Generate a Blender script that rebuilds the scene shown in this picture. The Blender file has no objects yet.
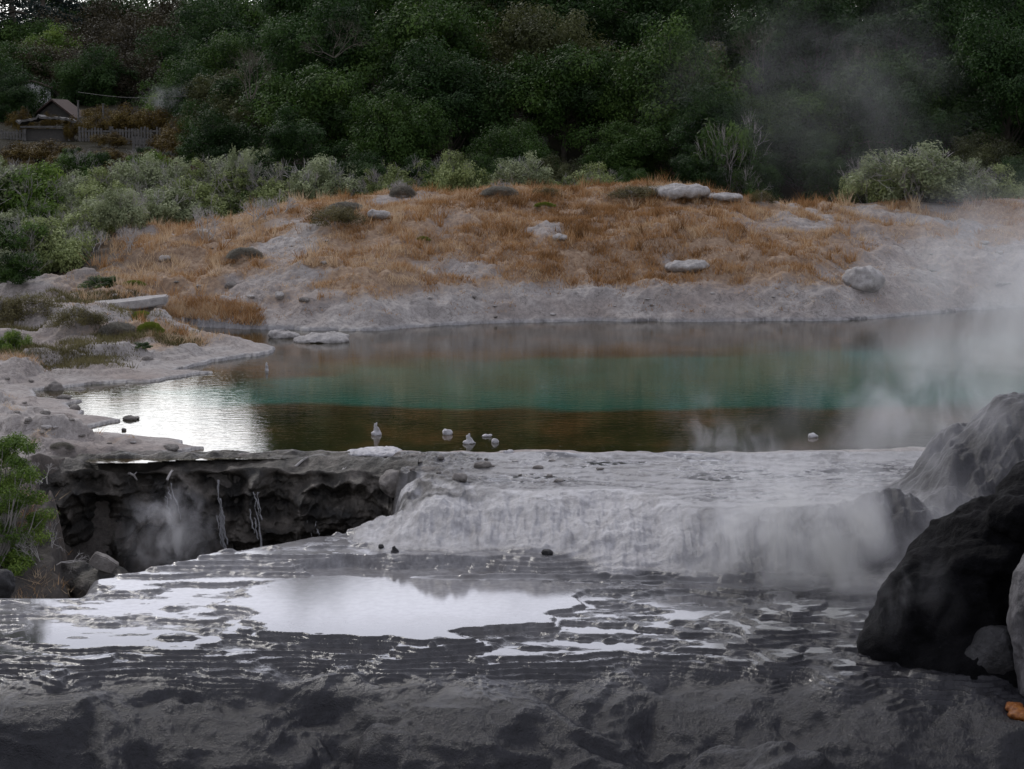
import bpy, bmesh, math, random
import numpy as np
from mathutils import Vector, Matrix
R = math.radians
rng = np.random.default_rng(7)
random.seed(7)
C = bpy.context.scene.collection
FPX, PITCH, CH = 1911.0, 7.3, 5.0
cp, sp = math.cos(R(PITCH)), math.sin(R(PITCH))

def W(px, row, z=0.0):
    """point of the place at height z, for laying out the plan"""
    u, v = (px-512)/FPX, (row-384.5)/FPX
    dx, dy, dz = u, cp - v*sp, -sp - v*cp
    t = (z-CH)/dz
    return (dx*t, dy*t)
def D(px, row, y):
    """point at distance y: returns x, z"""
    u, v = (px-512)/FPX, (row-384.5)/FPX
    dx, dy, dz = u, cp - v*sp, -sp - v*cp
    t = y/dy
    return dx*t, CH+dz*t

# ------------------------------------------------------------------ noise
def _h(ix, iy, iz, seed):
    n = (ix.astype(np.uint32)*np.uint32(374761393) + iy.astype(np.uint32)*np.uint32(668265263)
         + iz.astype(np.uint32)*np.uint32(2147483647) + np.uint32((seed*974634777) & 0xffffffff))
    n = (n ^ (n >> np.uint32(13)))*np.uint32(1274126177)
    n = (n ^ (n >> np.uint32(16)))*np.uint32(2246822519)
    return n ^ (n >> np.uint32(15))
_prm = np.random.default_rng(99).permutation(1024).astype(np.int32); _prm = np.concatenate([_prm, _prm])
_ga = np.random.default_rng(98).uniform(0, 2*math.pi, 1024); _gc = np.cos(_ga).astype(np.float32); _gs = np.sin(_ga).astype(np.float32)
def pn2(x, y, seed=0):
    x, y = np.broadcast_arrays(np.asarray(x, dtype=np.float64)+seed*7.31, np.asarray(y, dtype=np.float64)+seed*3.17)
    x0 = np.floor(x); y0 = np.floor(y)
    fx = (x-x0).astype(np.float32); fy = (y-y0).astype(np.float32)
    x0 = x0.astype(np.int32) & 1023; y0 = y0.astype(np.int32) & 1023; x1 = (x0+1) & 1023; y1 = (y0+1) & 1023
    u = fx*fx*fx*(fx*(fx*6-15)+10); v = fy*fy*fy*(fy*(fy*6-15)+10)
    a, b = _prm[x0], _prm[x1]
    def g(h, dx, dy): return _gc[h]*dx + _gs[h]*dy
    n00 = g(_prm[a+y0], fx, fy); n10 = g(_prm[b+y0], fx-1, fy)
    n01 = g(_prm[a+y1], fx, fy-1); n11 = g(_prm[b+y1], fx-1, fy-1)
    n00 += (n10-n00)*u; n01 += (n11-n01)*u
    return (n00+(n01-n00)*v)*1.5
def fbm(x, y, oct=4, seed=0, gain=.5):
    s = 0; a = 1.0
    for i in range(oct):
        s = s + a*pn2(x*2**i, y*2**i, seed+i*17); a *= gain
    return s
def ridged(x, y, oct=4, seed=0):
    s = 0; a = 1.0
    for i in range(oct):
        s = s + a*(1-2*np.abs(pn2(x*2**i, y*2**i, seed+i*13))); a *= .5
    return s
def pn3(p, seed=0):
    i = np.floor(p).astype(np.int64); f = p-i
    w = f*f*f*(f*(f*6-15)+10); out = 0
    for dx in (0, 1):
        for dy in (0, 1):
            for dz in (0, 1):
                h = _h(i[:,0]+dx, i[:,1]+dy, i[:,2]+dz, seed)
                a = (h & np.uint32(0xffff)).astype(float)/65536*2*math.pi
                c = (h >> np.uint32(16)).astype(float)/32768-1
                s = np.sqrt(np.maximum(0, 1-c*c))
                g = s*np.cos(a)*(f[:,0]-dx) + s*np.sin(a)*(f[:,1]-dy) + c*(f[:,2]-dz)
                out = out + g*(w[:,0] if dx else 1-w[:,0])*(w[:,1] if dy else 1-w[:,1])*(w[:,2] if dz else 1-w[:,2])
    return out*1.5
def fbm3(p, oct=4, seed=0):
    s = 0; a = 1.
    for i in range(oct):
        s = s + a*pn3(p*2**i, seed+i*11); a *= .5
    return s
def sm(x, a, b):
    t = np.clip((x-a)/(b-a), 0, 1); return t*t*(3-2*t)
def lerp(a, b, t): return a+(b-a)*t
def sdf(x, y, poly):
    """signed distance to a closed polygon, positive inside"""
    d = np.full(x.shape, 1e9); ins = np.zeros(x.shape, bool)
    n = len(poly)
    for k in range(n):
        ax, ay = poly[k]; bx, by = poly[(k+1) % n]
        ex, ey = bx-ax, by-ay
        t = np.clip(((x-ax)*ex+(y-ay)*ey)/(ex*ex+ey*ey+1e-12), 0, 1)
        d = np.minimum(d, (x-ax-ex*t)**2 + (y-ay-ey*t)**2)
        c = ((ay > y) != (by > y)) & (x < ex*(y-ay)/((ey) if ey else 1e-12)+ax)
        ins ^= c
    d = np.sqrt(d)
    return np.where(ins, d, -d)

# ------------------------------------------------------------------ mesh helpers
def mesh_np(name, V, F, mat=None, smooth=True, attrs=None, parent=None, tri=False):
    V = np.asarray(V, dtype=np.float32); F = np.asarray(F, dtype=np.int32)
    me = bpy.data.meshes.new(name)
    k = F.shape[1]
    me.vertices.add(len(V)); me.vertices.foreach_set('co', V.ravel())
    me.loops.add(F.size); me.loops.foreach_set('vertex_index', F.ravel())
    me.polygons.add(len(F)); me.polygons.foreach_set('loop_start', np.arange(0, F.size, k, dtype=np.int32))
    me.polygons.foreach_set('use_smooth', np.full(len(F), smooth))
    for n, a in (attrs or {}).items():
        at = me.attributes.new(n, 'FLOAT', 'POINT'); at.data.foreach_set('value', np.asarray(a, dtype=np.float32))
    me.update(calc_edges=True)
    if mat: me.materials.append(mat)
    o = bpy.data.objects.new(name, me); C.objects.link(o)
    if parent: o.parent = parent
    return o
def grid_faces(nr, nc):
    i = np.arange((nr-1)*(nc-1)); r, c = i//(nc-1), i % (nc-1)
    a = r*nc+c
    return np.stack([a, a+1, a+nc+1, a+nc], 1)
def tag(o, label=None, cat=None, group=None, kind=None):
    if label: o['label'] = label
    if cat: o['category'] = cat
    if group: o['group'] = group
    if kind: o['kind'] = kind
    return o
def empty(name, loc=(0,0,0), rz=0):
    o = bpy.data.objects.new(name, None); C.objects.link(o)
    o.location = loc; o.rotation_euler.z = rz; o.empty_display_size = .2
    return o
def copy_tree(o, parent=None):
    c = o.copy(); C.objects.link(c)
    if parent: c.parent = parent
    for ch in list(o.children): copy_tree(ch, c)
    return c
class Tubes:
    """collects tapered tubes as one mesh"""
    def __init__(s, sides=5): s.V = []; s.F = []; s.n = 0; s.k = sides
    def add(s, pts, rad):
        pts = np.array(pts, float); k = s.k; m = len(pts)
        ring0 = s.n
        for i in range(m):
            t = pts[min(i+1, m-1)]-pts[max(i-1, 0)]; t /= np.linalg.norm(t)+1e-9
            r = np.array([1,0,0.]) if abs(t[0]) < .8 else np.array([0,1.,0])
            u = np.cross(t, r); u /= np.linalg.norm(u); v = np.cross(t, u)
            for j in range(k):
                a = 2*math.pi*j/k
                s.V.append(pts[i]+rad[i]*(math.cos(a)*u+math.sin(a)*v))
        for i in range(m-1):
            for j in range(k):
                a = ring0+i*k+j; b = ring0+i*k+(j+1) % k
                s.F.append((a, b, b+k, a+k))
        s.n += m*k
    def build(s, name, mat, parent=None): return mesh_np(name, s.V, s.F, mat, True, parent=parent)

# ------------------------------------------------------------------ materials
def nt(name):
    m = bpy.data.materials.new(name); m.use_nodes = True
    t = m.node_tree; t.nodes.clear()
    out = t.nodes.new('ShaderNodeOutputMaterial'); b = t.nodes.new('ShaderNodeBsdfPrincipled')
    t.links.new(b.outputs[0], out.inputs[0])
    return m, t, b, out
def N(t, typ, **kw):
    n = t.nodes.new(typ)
    for k, v in kw.items():
        if k in n.inputs: n.inputs[k].default_value = v
        else: setattr(n, k, v)
    return n
def noise(t, scale, detail=4, rough=.55, vec=None, dist=0.):
    n = N(t, 'ShaderNodeTexNoise'); n.inputs['Scale'].default_value = scale
    n.inputs['Detail'].default_value = detail; n.inputs['Roughness'].default_value = rough
    n.inputs['Distortion'].default_value = dist
    if vec is not None: t.links.new(vec, n.inputs['Vector'])
    return n
def ramp(t, fac, stops):
    r = N(t, 'ShaderNodeValToRGB'); e = r.color_ramp.elements
    while len(e) < len(stops): e.new(.5)
    for i, (p, c) in enumerate(stops):
        e[i].position = p; e[i].color = (*c, 1) if len(c) == 3 else c
    t.links.new(fac, r.inputs[0]); return r
def mix(t, fac, a, b, mode='MIX'):
    m = N(t, 'ShaderNodeMix', data_type='RGBA', blend_type=mode)
    for s, v in ((m.inputs[0], fac), (m.inputs[6], a), (m.inputs[7], b)):
        if isinstance(v, (int, float)): s.default_value = v
        elif isinstance(v, tuple): s.default_value = (*v, 1)
        else: t.links.new(v, s)
    return m.outputs[2]
def fmath(t, op, a, b=0.0, clamp=False):
    m = N(t, 'ShaderNodeMath', operation=op); m.use_clamp = clamp
    for s, v in ((m.inputs[0], a), (m.inputs[1], b)):
        if isinstance(v, (int, float)): s.default_value = v
        else: t.links.new(v, s)
    return m.outputs[0]
def attr(t, name): return N(t, 'ShaderNodeAttribute', attribute_name=name).outputs['Fac']
def pos(t, scale=None):
    g = N(t, 'ShaderNodeNewGeometry').outputs['Position']
    if scale is None: return g
    m = N(t, 'ShaderNodeMapping'); m.inputs['Scale'].default_value = scale
    t.links.new(g, m.inputs[0]); return m.outputs[0]
def objco(t): return N(t, 'ShaderNodeTexCoord').outputs['Object']

def mat_terrain():
    m, t, b, out = nt('sinter_ground')
    P = pos(t)
    n1 = noise(t, 1.3, 6, .6, P).outputs['Fac']; n2 = noise(t, 9, 6, .65, P).outputs['Fac']
    n3 = noise(t, 38, 4, .7, P).outputs['Fac']
    pale = ramp(t, n1, [(.3, (.34,.315,.30)), (.5, (.46,.425,.405)), (.7, (.58,.545,.52))]).outputs[0]
    nb = noise(t, .35, 5, .6, pos(t, (.6,1,1))).outputs['Fac']
    pale = mix(t, fmath(t, 'MULTIPLY', ramp(t, nb, [(.42, (0,0,0)), (.62, (1,1,1))]).outputs[0], .6), pale, (.33,.245,.20))
    pale = mix(t, fmath(t, 'MULTIPLY', ramp(t, n2, [(.38, (1,1,1)), (.58, (0,0,0))]).outputs[0], .6), pale, (.22,.20,.19))
    pale = mix(t, fmath(t, 'MULTIPLY', ramp(t, n3, [(.35, (1,1,1)), (.6, (0,0,0))]).outputs[0], .45), pale, (.16,.145,.14))
    nc = noise(t, 1.1, 5, .6, pos(t, (.8,1.3,1)), .4).outputs['Fac']
    cr = fmath(t, 'ABSOLUTE', fmath(t, 'SUBTRACT', nc, .5)); crm = ramp(t, cr, [(.0, (1,1,1)), (.012, (0,0,0))]).outputs[0]
    pale = mix(t, fmath(t, 'MULTIPLY', crm, .55), pale, (.10,.085,.075))
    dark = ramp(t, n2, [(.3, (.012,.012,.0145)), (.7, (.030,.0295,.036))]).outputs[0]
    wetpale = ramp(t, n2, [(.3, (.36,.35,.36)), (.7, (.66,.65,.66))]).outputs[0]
    wetpale = mix(t, fmath(t, 'MULTIPLY', ramp(t, noise(t, .9, 5, .65, pos(t, (1.3,.8,1)), .8).outputs['Fac'], [(.50, (0,0,0)), (.68, (1,1,1))]).outputs[0], .45), wetpale, (.15,.125,.10))
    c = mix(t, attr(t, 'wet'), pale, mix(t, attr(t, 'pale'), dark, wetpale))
    dryc = ramp(t, n2, [(.3, (.18,.12,.08)), (.5, (.31,.215,.145)), (.72, (.44,.34,.25))]).outputs[0]
    dn = fmath(t, 'ADD', attr(t, 'dry'), fmath(t, 'MULTIPLY', fmath(t, 'SUBTRACT', n2, .5), 1.1), True)
    c = mix(t, ramp(t, dn, [(.22, (0,0,0)), (.75, (1,1,1))]).outputs[0], c, dryc)
    rc = ramp(t, n2, [(.3, (.018,.016,.014)), (.6, (.05,.044,.038)), (.8, (.12,.11,.10))]).outputs[0]
    c = mix(t, attr(t, 'rock'), c, rc)
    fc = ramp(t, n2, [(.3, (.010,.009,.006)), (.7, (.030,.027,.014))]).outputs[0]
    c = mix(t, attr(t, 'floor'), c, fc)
    t.links.new(c, b.inputs['Base Color'])
    t.links.new(fmath(t, 'SUBTRACT', .5, fmath(t, 'MULTIPLY', attr(t, 'floor'), .42)), b.inputs['Specular IOR Level'])
    wet = attr(t, 'wet'); flat = attr(t, 'flat')
    ro = fmath(t, 'SUBTRACT', .9, fmath(t, 'MULTIPLY', wet, .58))
    ro = fmath(t, 'SUBTRACT', ro, fmath(t, 'MULTIPLY', flat, .26), True)
    t.links.new(ro, b.inputs['Roughness'])
    b.inputs['IOR'].default_value = 1.4
    bs = fmath(t, 'ADD', fmath(t, 'MULTIPLY', n3, .6), fmath(t, 'MULTIPLY', n2, .7))
    bp = N(t, 'ShaderNodeBump'); bp.inputs['Distance'].default_value = .06
    t.links.new(bs, bp.inputs['Height'])
    t.links.new(fmath(t, 'SUBTRACT', fmath(t, 'ADD', .6, fmath(t, 'MULTIPLY', wet, .12)), fmath(t, 'MULTIPLY', flat, .71), True), bp.inputs['Strength'])
    t.links.new(bp.outputs[0], b.inputs['Normal'])
    return m
def mat_water():
    m, t, b, out = nt('hot_pool_water')
    P = pos(t)
    nz = noise(t, .7, 5, .6, pos(t, (1,.6,1))).outputs['Fac']
    f = fmath(t, 'ADD', attr(t, 'deep'), fmath(t, 'MULTIPLY', fmath(t, 'SUBTRACT', nz, .5), .25))
    shallow = ramp(t, nz, [(.35, (.013,.014,.005)), (.52, (.034,.028,.010)), (.70, (.085,.048,.018))]).outputs[0]
    deep = ramp(t, nz, [(.3, (.003,.072,.055)), (.7, (.005,.110,.082))]).outputs[0]
    c = mix(t, ramp(t, f, [(.28, (0,0,0)), (.72, (1,1,1))]).outputs[0], shallow, deep)
    t.links.new(c, b.inputs['Base Color'])
    b.inputs['Roughness'].default_value = .03; b.inputs['IOR'].default_value = 1.42
    w1 = noise(t, 3.2, 3, .55, pos(t, (.8,2.0,1))).outputs['Fac']
    w2 = noise(t, 9, 2, .5, pos(t, (.6,1.8,1))).outputs['Fac']
    h = fmath(t, 'ADD', w1, fmath(t, 'MULTIPLY', w2, .55))
    bp = N(t, 'ShaderNodeBump'); bp.inputs['Distance'].default_value = .0030; bp.inputs['Strength'].default_value = .8
    t.links.new(h, bp.inputs['Height']); t.links.new(bp.outputs[0], b.inputs['Normal'])
    return m
def mat_rock(name, c0, c1, c2, rough=.7, scale=5, bump=.08, fine=30, streak=None, lo=.3, hi=.72):
    m, t, b, out = nt(name)
    P = pos(t) if streak is None else pos(t, streak)
    n1 = noise(t, scale, 6, .62, P).outputs['Fac']; n2 = noise(t, fine, 4, .7, P).outputs['Fac']
    c = ramp(t, n1, [(lo, c0), (.5, c1), (hi, c2)]).outputs[0]
    c = mix(t, fmath(t, 'MULTIPLY', ramp(t, n2, [(.35, (1,1,1)), (.6, (0,0,0))]).outputs[0], .4), c, c0)
    t.links.new(c, b.inputs['Base Color']); b.inputs['Roughness'].default_value = rough
    bp = N(t, 'ShaderNodeBump'); bp.inputs['Distance'].default_value = bump; bp.inputs['Strength'].default_value = .8
    t.links.new(fmath(t, 'ADD', n1, fmath(t, 'MULTIPLY', n2, .5)), bp.inputs['Height']); t.links.new(bp.outputs[0], b.inputs['Normal'])
    return m
def mat_leaf(name, c0, c1, c2, rough=.6, var=.25):
    m, t, b, out = nt(name)
    r = N(t, 'ShaderNodeObjectInfo').outputs['Random']
    f = fmath(t, 'ADD', attr(t, 'tint'), fmath(t, 'MULTIPLY', fmath(t, 'SUBTRACT', r, .5), var), True)
    c = ramp(t, f, [(0, c0), (.5, c1), (1, c2)]).outputs[0]
    t.links.new(c, b.inputs['Base Color']); b.inputs['Roughness'].default_value = rough
    b.inputs['Specular IOR Level'].default_value = .2
    tr = N(t, 'ShaderNodeBsdfTranslucent'); t.links.new(c, tr.inputs[0])
    ms = N(t, 'ShaderNodeMixShader'); ms.inputs[0].default_value = .25
    t.links.new(b.outputs[0], ms.inputs[1]); t.links.new(tr.outputs[0], ms.inputs[2]); t.links.new(ms.outputs[0], out.inputs[0])
    return m
def mat_plain(name, c, rough=.8, var=.3, scale=8):
    m, t, b, out = nt(name)
    n1 = noise(t, scale, 5, .6, objco(t)).outputs['Fac']
    lo = tuple(v*(1-var) for v in c); hi = tuple(v*(1+var) for v in c)
    t.links.new(ramp(t, n1, [(.3, lo), (.7, hi)]).outputs[0], b.inputs['Base Color']); b.inputs['Roughness'].default_value = rough
    return m

M = {}
M['ground'] = mat_terrain(); M['water'] = mat_water()
M['cliff'] = mat_rock('cliff_rock', (.012,.011,.010), (.045,.039,.032), (.17,.15,.13), .5, 2.2, .09, 26, lo=.38, hi=.68)
M['black'] = mat_rock('black_rock', (.002,.002,.0025), (.0045,.0045,.0055), (.010,.0095,.011), .8, 5, .06, 34)
M['black'].node_tree.nodes['Principled BSDF'].inputs['Specular IOR Level'].default_value = .10
M['grey'] = mat_rock('grey_rock', (.05,.047,.05), (.12,.115,.12), (.22,.21,.22), .65, 6, .05, 34, (1,1,.6))
M['dgrey'] = mat_rock('dark_grey_rock', (.012,.012,.013), (.03,.029,.031), (.07,.068,.072), .6, 6, .05, 34)
M['algae'] = mat_rock('orange_algae', (.10,.03,.005), (.28,.09,.015), (.42,.17,.03), .5, 12, .02, 40)
M['pale'] = mat_rock('pale_sinter', (.22,.205,.20), (.40,.38,.37), (.55,.53,.52), .85, 5, .05, 30)
M['wetpale'] = mat_rock('white_sinter', (.30,.29,.30), (.5,.49,.51), (.66,.65,.67), .5, 9, .03, 40)
M['midrock'] = mat_rock('weathered_rock', (.10,.092,.085), (.22,.20,.185), (.36,.34,.32), .85, 4, .06, 26)
M['bark'] = mat_plain('bark', (.10,.085,.07), .9, .4, 4)
M['palebark'] = mat_plain('grey_bark', (.30,.28,.27), .9, .35, 5)
M['dead'] = mat_plain('bleached_wood', (.42,.40,.39), .9, .25, 6)
M['l_green'] = mat_leaf('leaf_green', (.012,.030,.005), (.038,.080,.014), (.088,.150,.032))
M['l_deep'] = mat_leaf('leaf_deep_green', (.009,.024,.006), (.026,.060,.014), (.055,.105,.026))
M['l_olive'] = mat_leaf('leaf_olive', (.030,.036,.012), (.075,.085,.030), (.14,.15,.065))
M['l_brown'] = mat_leaf('leaf_brown_green', (.018,.015,.008), (.038,.032,.016), (.070,.058,.030))
M['l_grey'] = mat_leaf('leaf_grey_green', (.075,.10,.032), (.25,.30,.11), (.48,.54,.27))
M['l_sage'] = mat_leaf('leaf_sage', (.10,.125,.06), (.25,.29,.155), (.45,.49,.31))
M['l_bright'] = mat_leaf('leaf_bright_green', (.045,.085,.015), (.10,.17,.030), (.20,.28,.055))
M['l_conifer'] = mat_leaf('needle_blue_green', (.008,.016,.014), (.018,.032,.028), (.035,.055,.050))
M['l_heath'] = mat_leaf('heath_olive', (.05,.042,.018), (.125,.11,.045), (.24,.215,.11))
M['l_rust'] = mat_leaf('shrub_rust', (.045,.03,.008), (.11,.075,.018), (.19,.14,.035))
M['l_lime'] = mat_leaf('leaf_yellow_green', (.10,.13,.02), (.20,.24,.04), (.32,.36,.08))
M['grass'] = mat_leaf('dry_grass', (.16,.085,.035), (.42,.235,.10), (.66,.52,.36), .9, 0)
M['cushion'] = mat_leaf('grey_cushion', (.14,.13,.11), (.27,.255,.22), (.40,.39,.35), .9)

# ------------------------------------------------------------------ plan of the place
POOL = [W(*p) for p in [(112,461),(150,456),(205,449),(170,441),(128,436),(72,434),(98,426),(120,421),(84,416),(66,406),
        (86,401),(38,399),(34,391),(64,389),(92,384),(150,382),(215,373),(172,372),(205,364),(240,358),(268,354),
        (276,349),(240,345),(205,341),(168,334),(150,330),(190,326),(240,329),(300,330),(380,331),(430,326),(500,323),(600,321),
        (700,322),(760,321),(840,321),(890,317),(960,311),(1040,306),(1150,303),(1250,306),(1260,350),(1180,420),
        (1040,446),(940,449),(860,452),(760,453),(640,454),(520,453),(470,454),(410,454),(330,454),(250,455),(180,456),(140,459)]]
PIT = [W(351,541,-.88), W(366,522,-.6), W(384,505,-.3), W(402,492,-.12), W(398,478,-.1), (W(404,470)[0], 29.55), (-3.0, 29.85), (-5.2, 29.9), (-6.9, 29.75),
       (-7.35, 29.0), (-7.1, 27.4), W(52,600,-1.9), W(62,592,-1.0), W(110,586,-1.0), W(150,580,-.98), W(200,571,-.95), W(250,562,-.92), W(300,552,-.9)]
SKY = [(-400,292),(-60,288),(0,285),(60,268),(110,252),(150,240),(200,232),(240,222),(300,206),(400,196),(500,191),(650,188),(700,190),(760,199),
       (800,199),(840,196),(900,191),(1024,183),(1200,178),(1500,180)]
_sx = np.array([s[0] for s in SKY], float); _sz = np.array([D(512, s[1], 62.0)[1] for s in SKY])

def big_mask(x, y):
    cx, cy = W(400, 600, -.88)
    e = ((x-cx)/2.35)**2 + ((y-cy)/2.05)**2 + .40*fbm(x*.8, y*1.2, 4, 91)
    return 1-sm(e, .75, 1.05)

def terrain(x, y):
    px = 512+FPX*x/np.maximum(y*1.005, 1)
    one = np.ones_like(x)
    # ---- pool and its shores
    jx = x+.10*fbm(x*1.5, y*1.5, 3, 5); jy = y+.16*fbm(x*1.5, y*1.5, 3, 6)
    near = (y > 28) & (y < 75) & (np.abs(x) < 40)
    dp = np.full(x.shape, -30.)
    dp[near] = sdf(jx[near], jy[near], POOL)
    do = np.maximum(-dp, 0)
    bed = -np.minimum(.04+.30*np.maximum(dp, 0), 1.6)
    shelf = .035 + .22*(1-np.exp(-do/1.1)) + sm(do, .1, 1.2)*(.10*fbm(x*.9, y*.9, 4, 11)+.03*ridged(x*2.2, y*1.6, 3, 12))
    lump = sm(fbm(x*.38, y*.5, 3, 21), .05, .5)
    leftz = sm(-px, -330, -150)
    shelf = shelf + leftz*sm(do, .2, 1.5)*(.28*lump) + leftz*sm(y, 40, 52)*.2
    # ledges on the left shore: stepped sinter sheets
    q = shelf/.09; fq = q-np.floor(q)
    shelf = lerp(shelf, (np.floor(q)+sm(fq, .55, .95))*.09, leftz*.7*sm(do, .1, .5))
    zc = np.interp(px, _sx, _sz)
    t = np.clip(do/9.5, 0, 1)*sm(y, 42, 50)
    prof = 1-(1-t)**1.35
    bank = .16*sm(do, .05, .9+.5*pn2(x*.5, y*.1, 41))*sm(px, 300, 420)*sm(y, 44, 50)
    gul = ridged(x*.55, y*.35, 4, 31)
    mound = np.maximum(zc-.25, .05)*prof + bank*(1-t) + sm(do, .3, 2)*(.18*fbm(x*.33, y*.33, 4, 33)+.13*(gul-.6)*(1-.6*t))
    mound += sm(do,.3,1.)*.028*fbm(x*1.6, y*2.8, 4, 35)+sm(do,.3,1.)*(1-.6*t)*.04*ridged(x*.9, y*1.8, 4, 36)
    up = shelf + mound*sm(y, 42, 48)
    # ---- ground beyond the crest
    yl = np.interp(y, [60, 66, 75, 90, 110, 150, 220, 400, 900], [.9, 1.6, 2.7, 4.0, 5.2, 8.6, 14.0, 18, 20])
    yr = np.interp(y, [60, 66, 75, 86, 100, 115, 150, 220, 900], [1.6, 1.9, 3.6, 6.2, 9.3, 11.5, 14, 18, 22])
    f = sm(px, 205, 300)
    far = lerp(yl, yr, f) + .25*fbm(x*.12, y*.12, 4, 51)
    crest_keep = lerp(np.maximum(zc*.85, 1.2), 1.9*one, sm(y, 64, 70))
    far = np.where(y < 72, lerp(np.maximum(crest_keep, far), far, sm(y, 66, 72)), far)
    k = sm(y, 62.0, 65.5)
    up = np.where(y > 58, lerp(up, far, k), up)
    z = np.where(dp > 0, bed, up)
    # ---- wet flat between the pool and the falls
    yc = np.interp(px, [300, 385, 500, 600, 700, 800, 900, 1100], [27.4, 27.5, 27.7, 27.3, 26.9, 26.6, 26.8, 27.4]) \
        + .55*fbm(x*.5, y*.3, 3, 61) + .07*fbm(x*3, y*.5, 2, 62)
    fl = np.interp(y, [26.0, 27.0, 28.5, 30.1, 30.6], [-.20, -.14, -.06, .012, .02]) + .02*fbm(x*.8, y*1.2, 4, 63) + .010*fbm(x*5, y*6, 3, 64)
    st = .022; qq = fl/st; ff = qq-np.floor(qq)
    flq = (np.floor(qq)+sm(ff, .62, .98))*st
    flat_up = (1-sm(ff, .55, .7))
    rough_up = sm(-px, -520, -430)                      # rough brown rocks at the left end of the flat
    fl = lerp(flq, fl+.05*ridged(x*2.5, y*2.5, 4, 65), rough_up)
    kf = 1-sm(y, 29.7, 30.35)
    fl = fl-.10*(1-sm(px, 385, 400))
    z = np.where((y < 31.0) & (dp <= 0.02) | (y < 29.9), lerp(z, fl, kf), z)
    # ---- left bank above the pit
    bankm = (1-sm(px, 48, 92))*(1-sm(y, 29.2, 30.4))*sm(y, 24.3, 25.1)
    lb = .12 - 1.75*(1-sm(y, 25.2, 29.3)) + .10*fbm(x*1.4, y*1.4, 4, 67)
    z = lerp(z, lb, bankm)
    # ---- lower terrace
    bm = big_mask(x, y)
    wx = x+.5*fbm(x*.6, y*.8, 3, 181); wy = y+.5*fbm(x*.6, y*.8, 3, 182)
    yE = 22.0 + .55*fbm(wx*.28, wy*.35, 3, 81) + .20*fbm(wx*.8, wy*.9, 3, 82) - .55*sm(px, 600, 900)
    d = np.maximum(yE-y, 0)*(1+.22*fbm(wx*.5, wy*.6, 3, 84))
    drop = .25*d**1.5 + .30*np.maximum(d-1.7, 0)**1.4
    zl = -.80-.032*(27.5-y)+.13*sm(y, 25.1, 26.3) + .030*fbm(x*.35, y*.9, 4, 71) + .018*fbm(x*1.1, y*3.0, 4, 72)*(1-bm)
    hx, hy = W(815, 622, -.9)
    zl += .16*np.exp(-((x-hx)/1.25)**2-((y-hy)/.85)**2) + .06*sm(px, 640, 800)*sm(fbm(x*.9, y*1.1, 3, 79), -.2, .5)
    zl = lerp(zl, -.870*one + .006*fbm(x*1.3, y*1.3, 3, 73), bm*.98)
    zl = zl - drop + sm(d, .3, 1.4)*(.13*fbm(wx*.6, wy*1.0, 2, 93)+.022*fbm(wx*1.9, wy*2.6, 3, 193))
    st = .040; qq = (zl+.005*fbm(x*4, y*8, 3, 74)+.055*sm(d, 0, .6)*fbm(wx*.9, wy*1.6, 4, 174))/st; ff = qq-np.floor(qq)
    zt = (np.floor(qq)+sm(ff, .70, .98))*st + .005*np.exp(-((ff-.97)/.04)**2)
    stepk = 1-.93*sm(d, .15, 1.0)*sm(fbm(wx*.7, wy*1.5, 2, 175)+1.5*sm(d, .3, 1.3), -.2, .6)
    zt = lerp(zl, zt, stepk)
    flat_lo = (1-sm(ff, .62, .74))*(1-sm(d, .35, 1.1))
    broken = sm(fbm(x*1.5, y*3.4, 5, 75)+.30*sm(px, 600, 850)-.30*(1-sm(px, 560, 700))+.25*sm(d, 0, .8), .34+.4*bm, .70+.4*bm)     # crusty patches out of the water film
    crust = broken*(1-.93*bm)
    zl2 = zt + crust*.0055*(1+.8*fbm(x*8, y*10, 3, 76))
    flat_lo = flat_lo*(1-sm(crust, .1, .5))
    streaks = fbm(wx*3.0, wy*3.6, 4, 83)
    roll = sm(d, .3, 1.4)
    zl2 = zl2 + roll*(.012*streaks) + sm(d, 0, .6)*(.007*fbm(x*6, y*9, 4, 85)+.0035*fbm(x*22, y*22, 3, 94)) - sm(d, .25, .9)*.045*fbm(wx*.6, drop*4.5+.6*pn2(wx*.5, y*.5, 196), 3, 195)
    zl2 = np.maximum(zl2, -4.2)
    # rim dam and black water in front of the falls
    dm = np.abs(y-(25.35+.25*pn2(x*.6, 0*y, 88)-.25*sm(px, 560, 760)))
    zl2 += .05*np.exp(-(dm/.07)**2)*sm(px, 400, 470)*(1-sm(px, 740, 800))*(1+.5*fbm(x*5, y*5, 2, 89))
    # ---- falls
    wdt = 2.15
    tt = np.clip((yc+.45-y)/wdt+.16*fbm(x*.75, y*.9, 3, 161)*sm(yc+.45-y, 0, .5), 0, 1)
    drape = sm(tt, 0, 1)**1.15
    drape = 1-(1-drape)*sm(px+14*fbm(x*1.5, y*1.5, 2, 99), 345, 432)
    band = 4*drape*(1-drape)
    z_f = lerp(z, zl2, drape)
    sfx = fbm(x*7, y*1.4, 4, 86)
    z_f += band*(.045*sfx + .05*fbm(x*1.6, y*1.6, 3, 87))
    right = sm(px, 330, 345)
    low = (y < yc+.45) | ((px < 436) & (px > 200) & (y < 28.6))
    z = np.where(low & (y > 12), lerp(z_f, lb, bankm), z)
    # ---- pit
    pit = sdf(x+.08*fbm(x*2, y*2, 3, 95), y+.08*fbm(x*2, y*2, 3, 96), PIT)
    pk = sm(pit, -.04, .42)
    z = lerp(z, -2.55+.12*fbm(x*1.5, y*1.5, 4, 97), pk)
    # ---- mound of flowstone behind the black rock
    ax, ay = 8.1, 27.4
    rr = np.sqrt(((x-ax)/2.35)**2+((y-ay)/1.6)**2)+.10*fbm(x*.9, y*.9, 4, 101)
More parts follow.
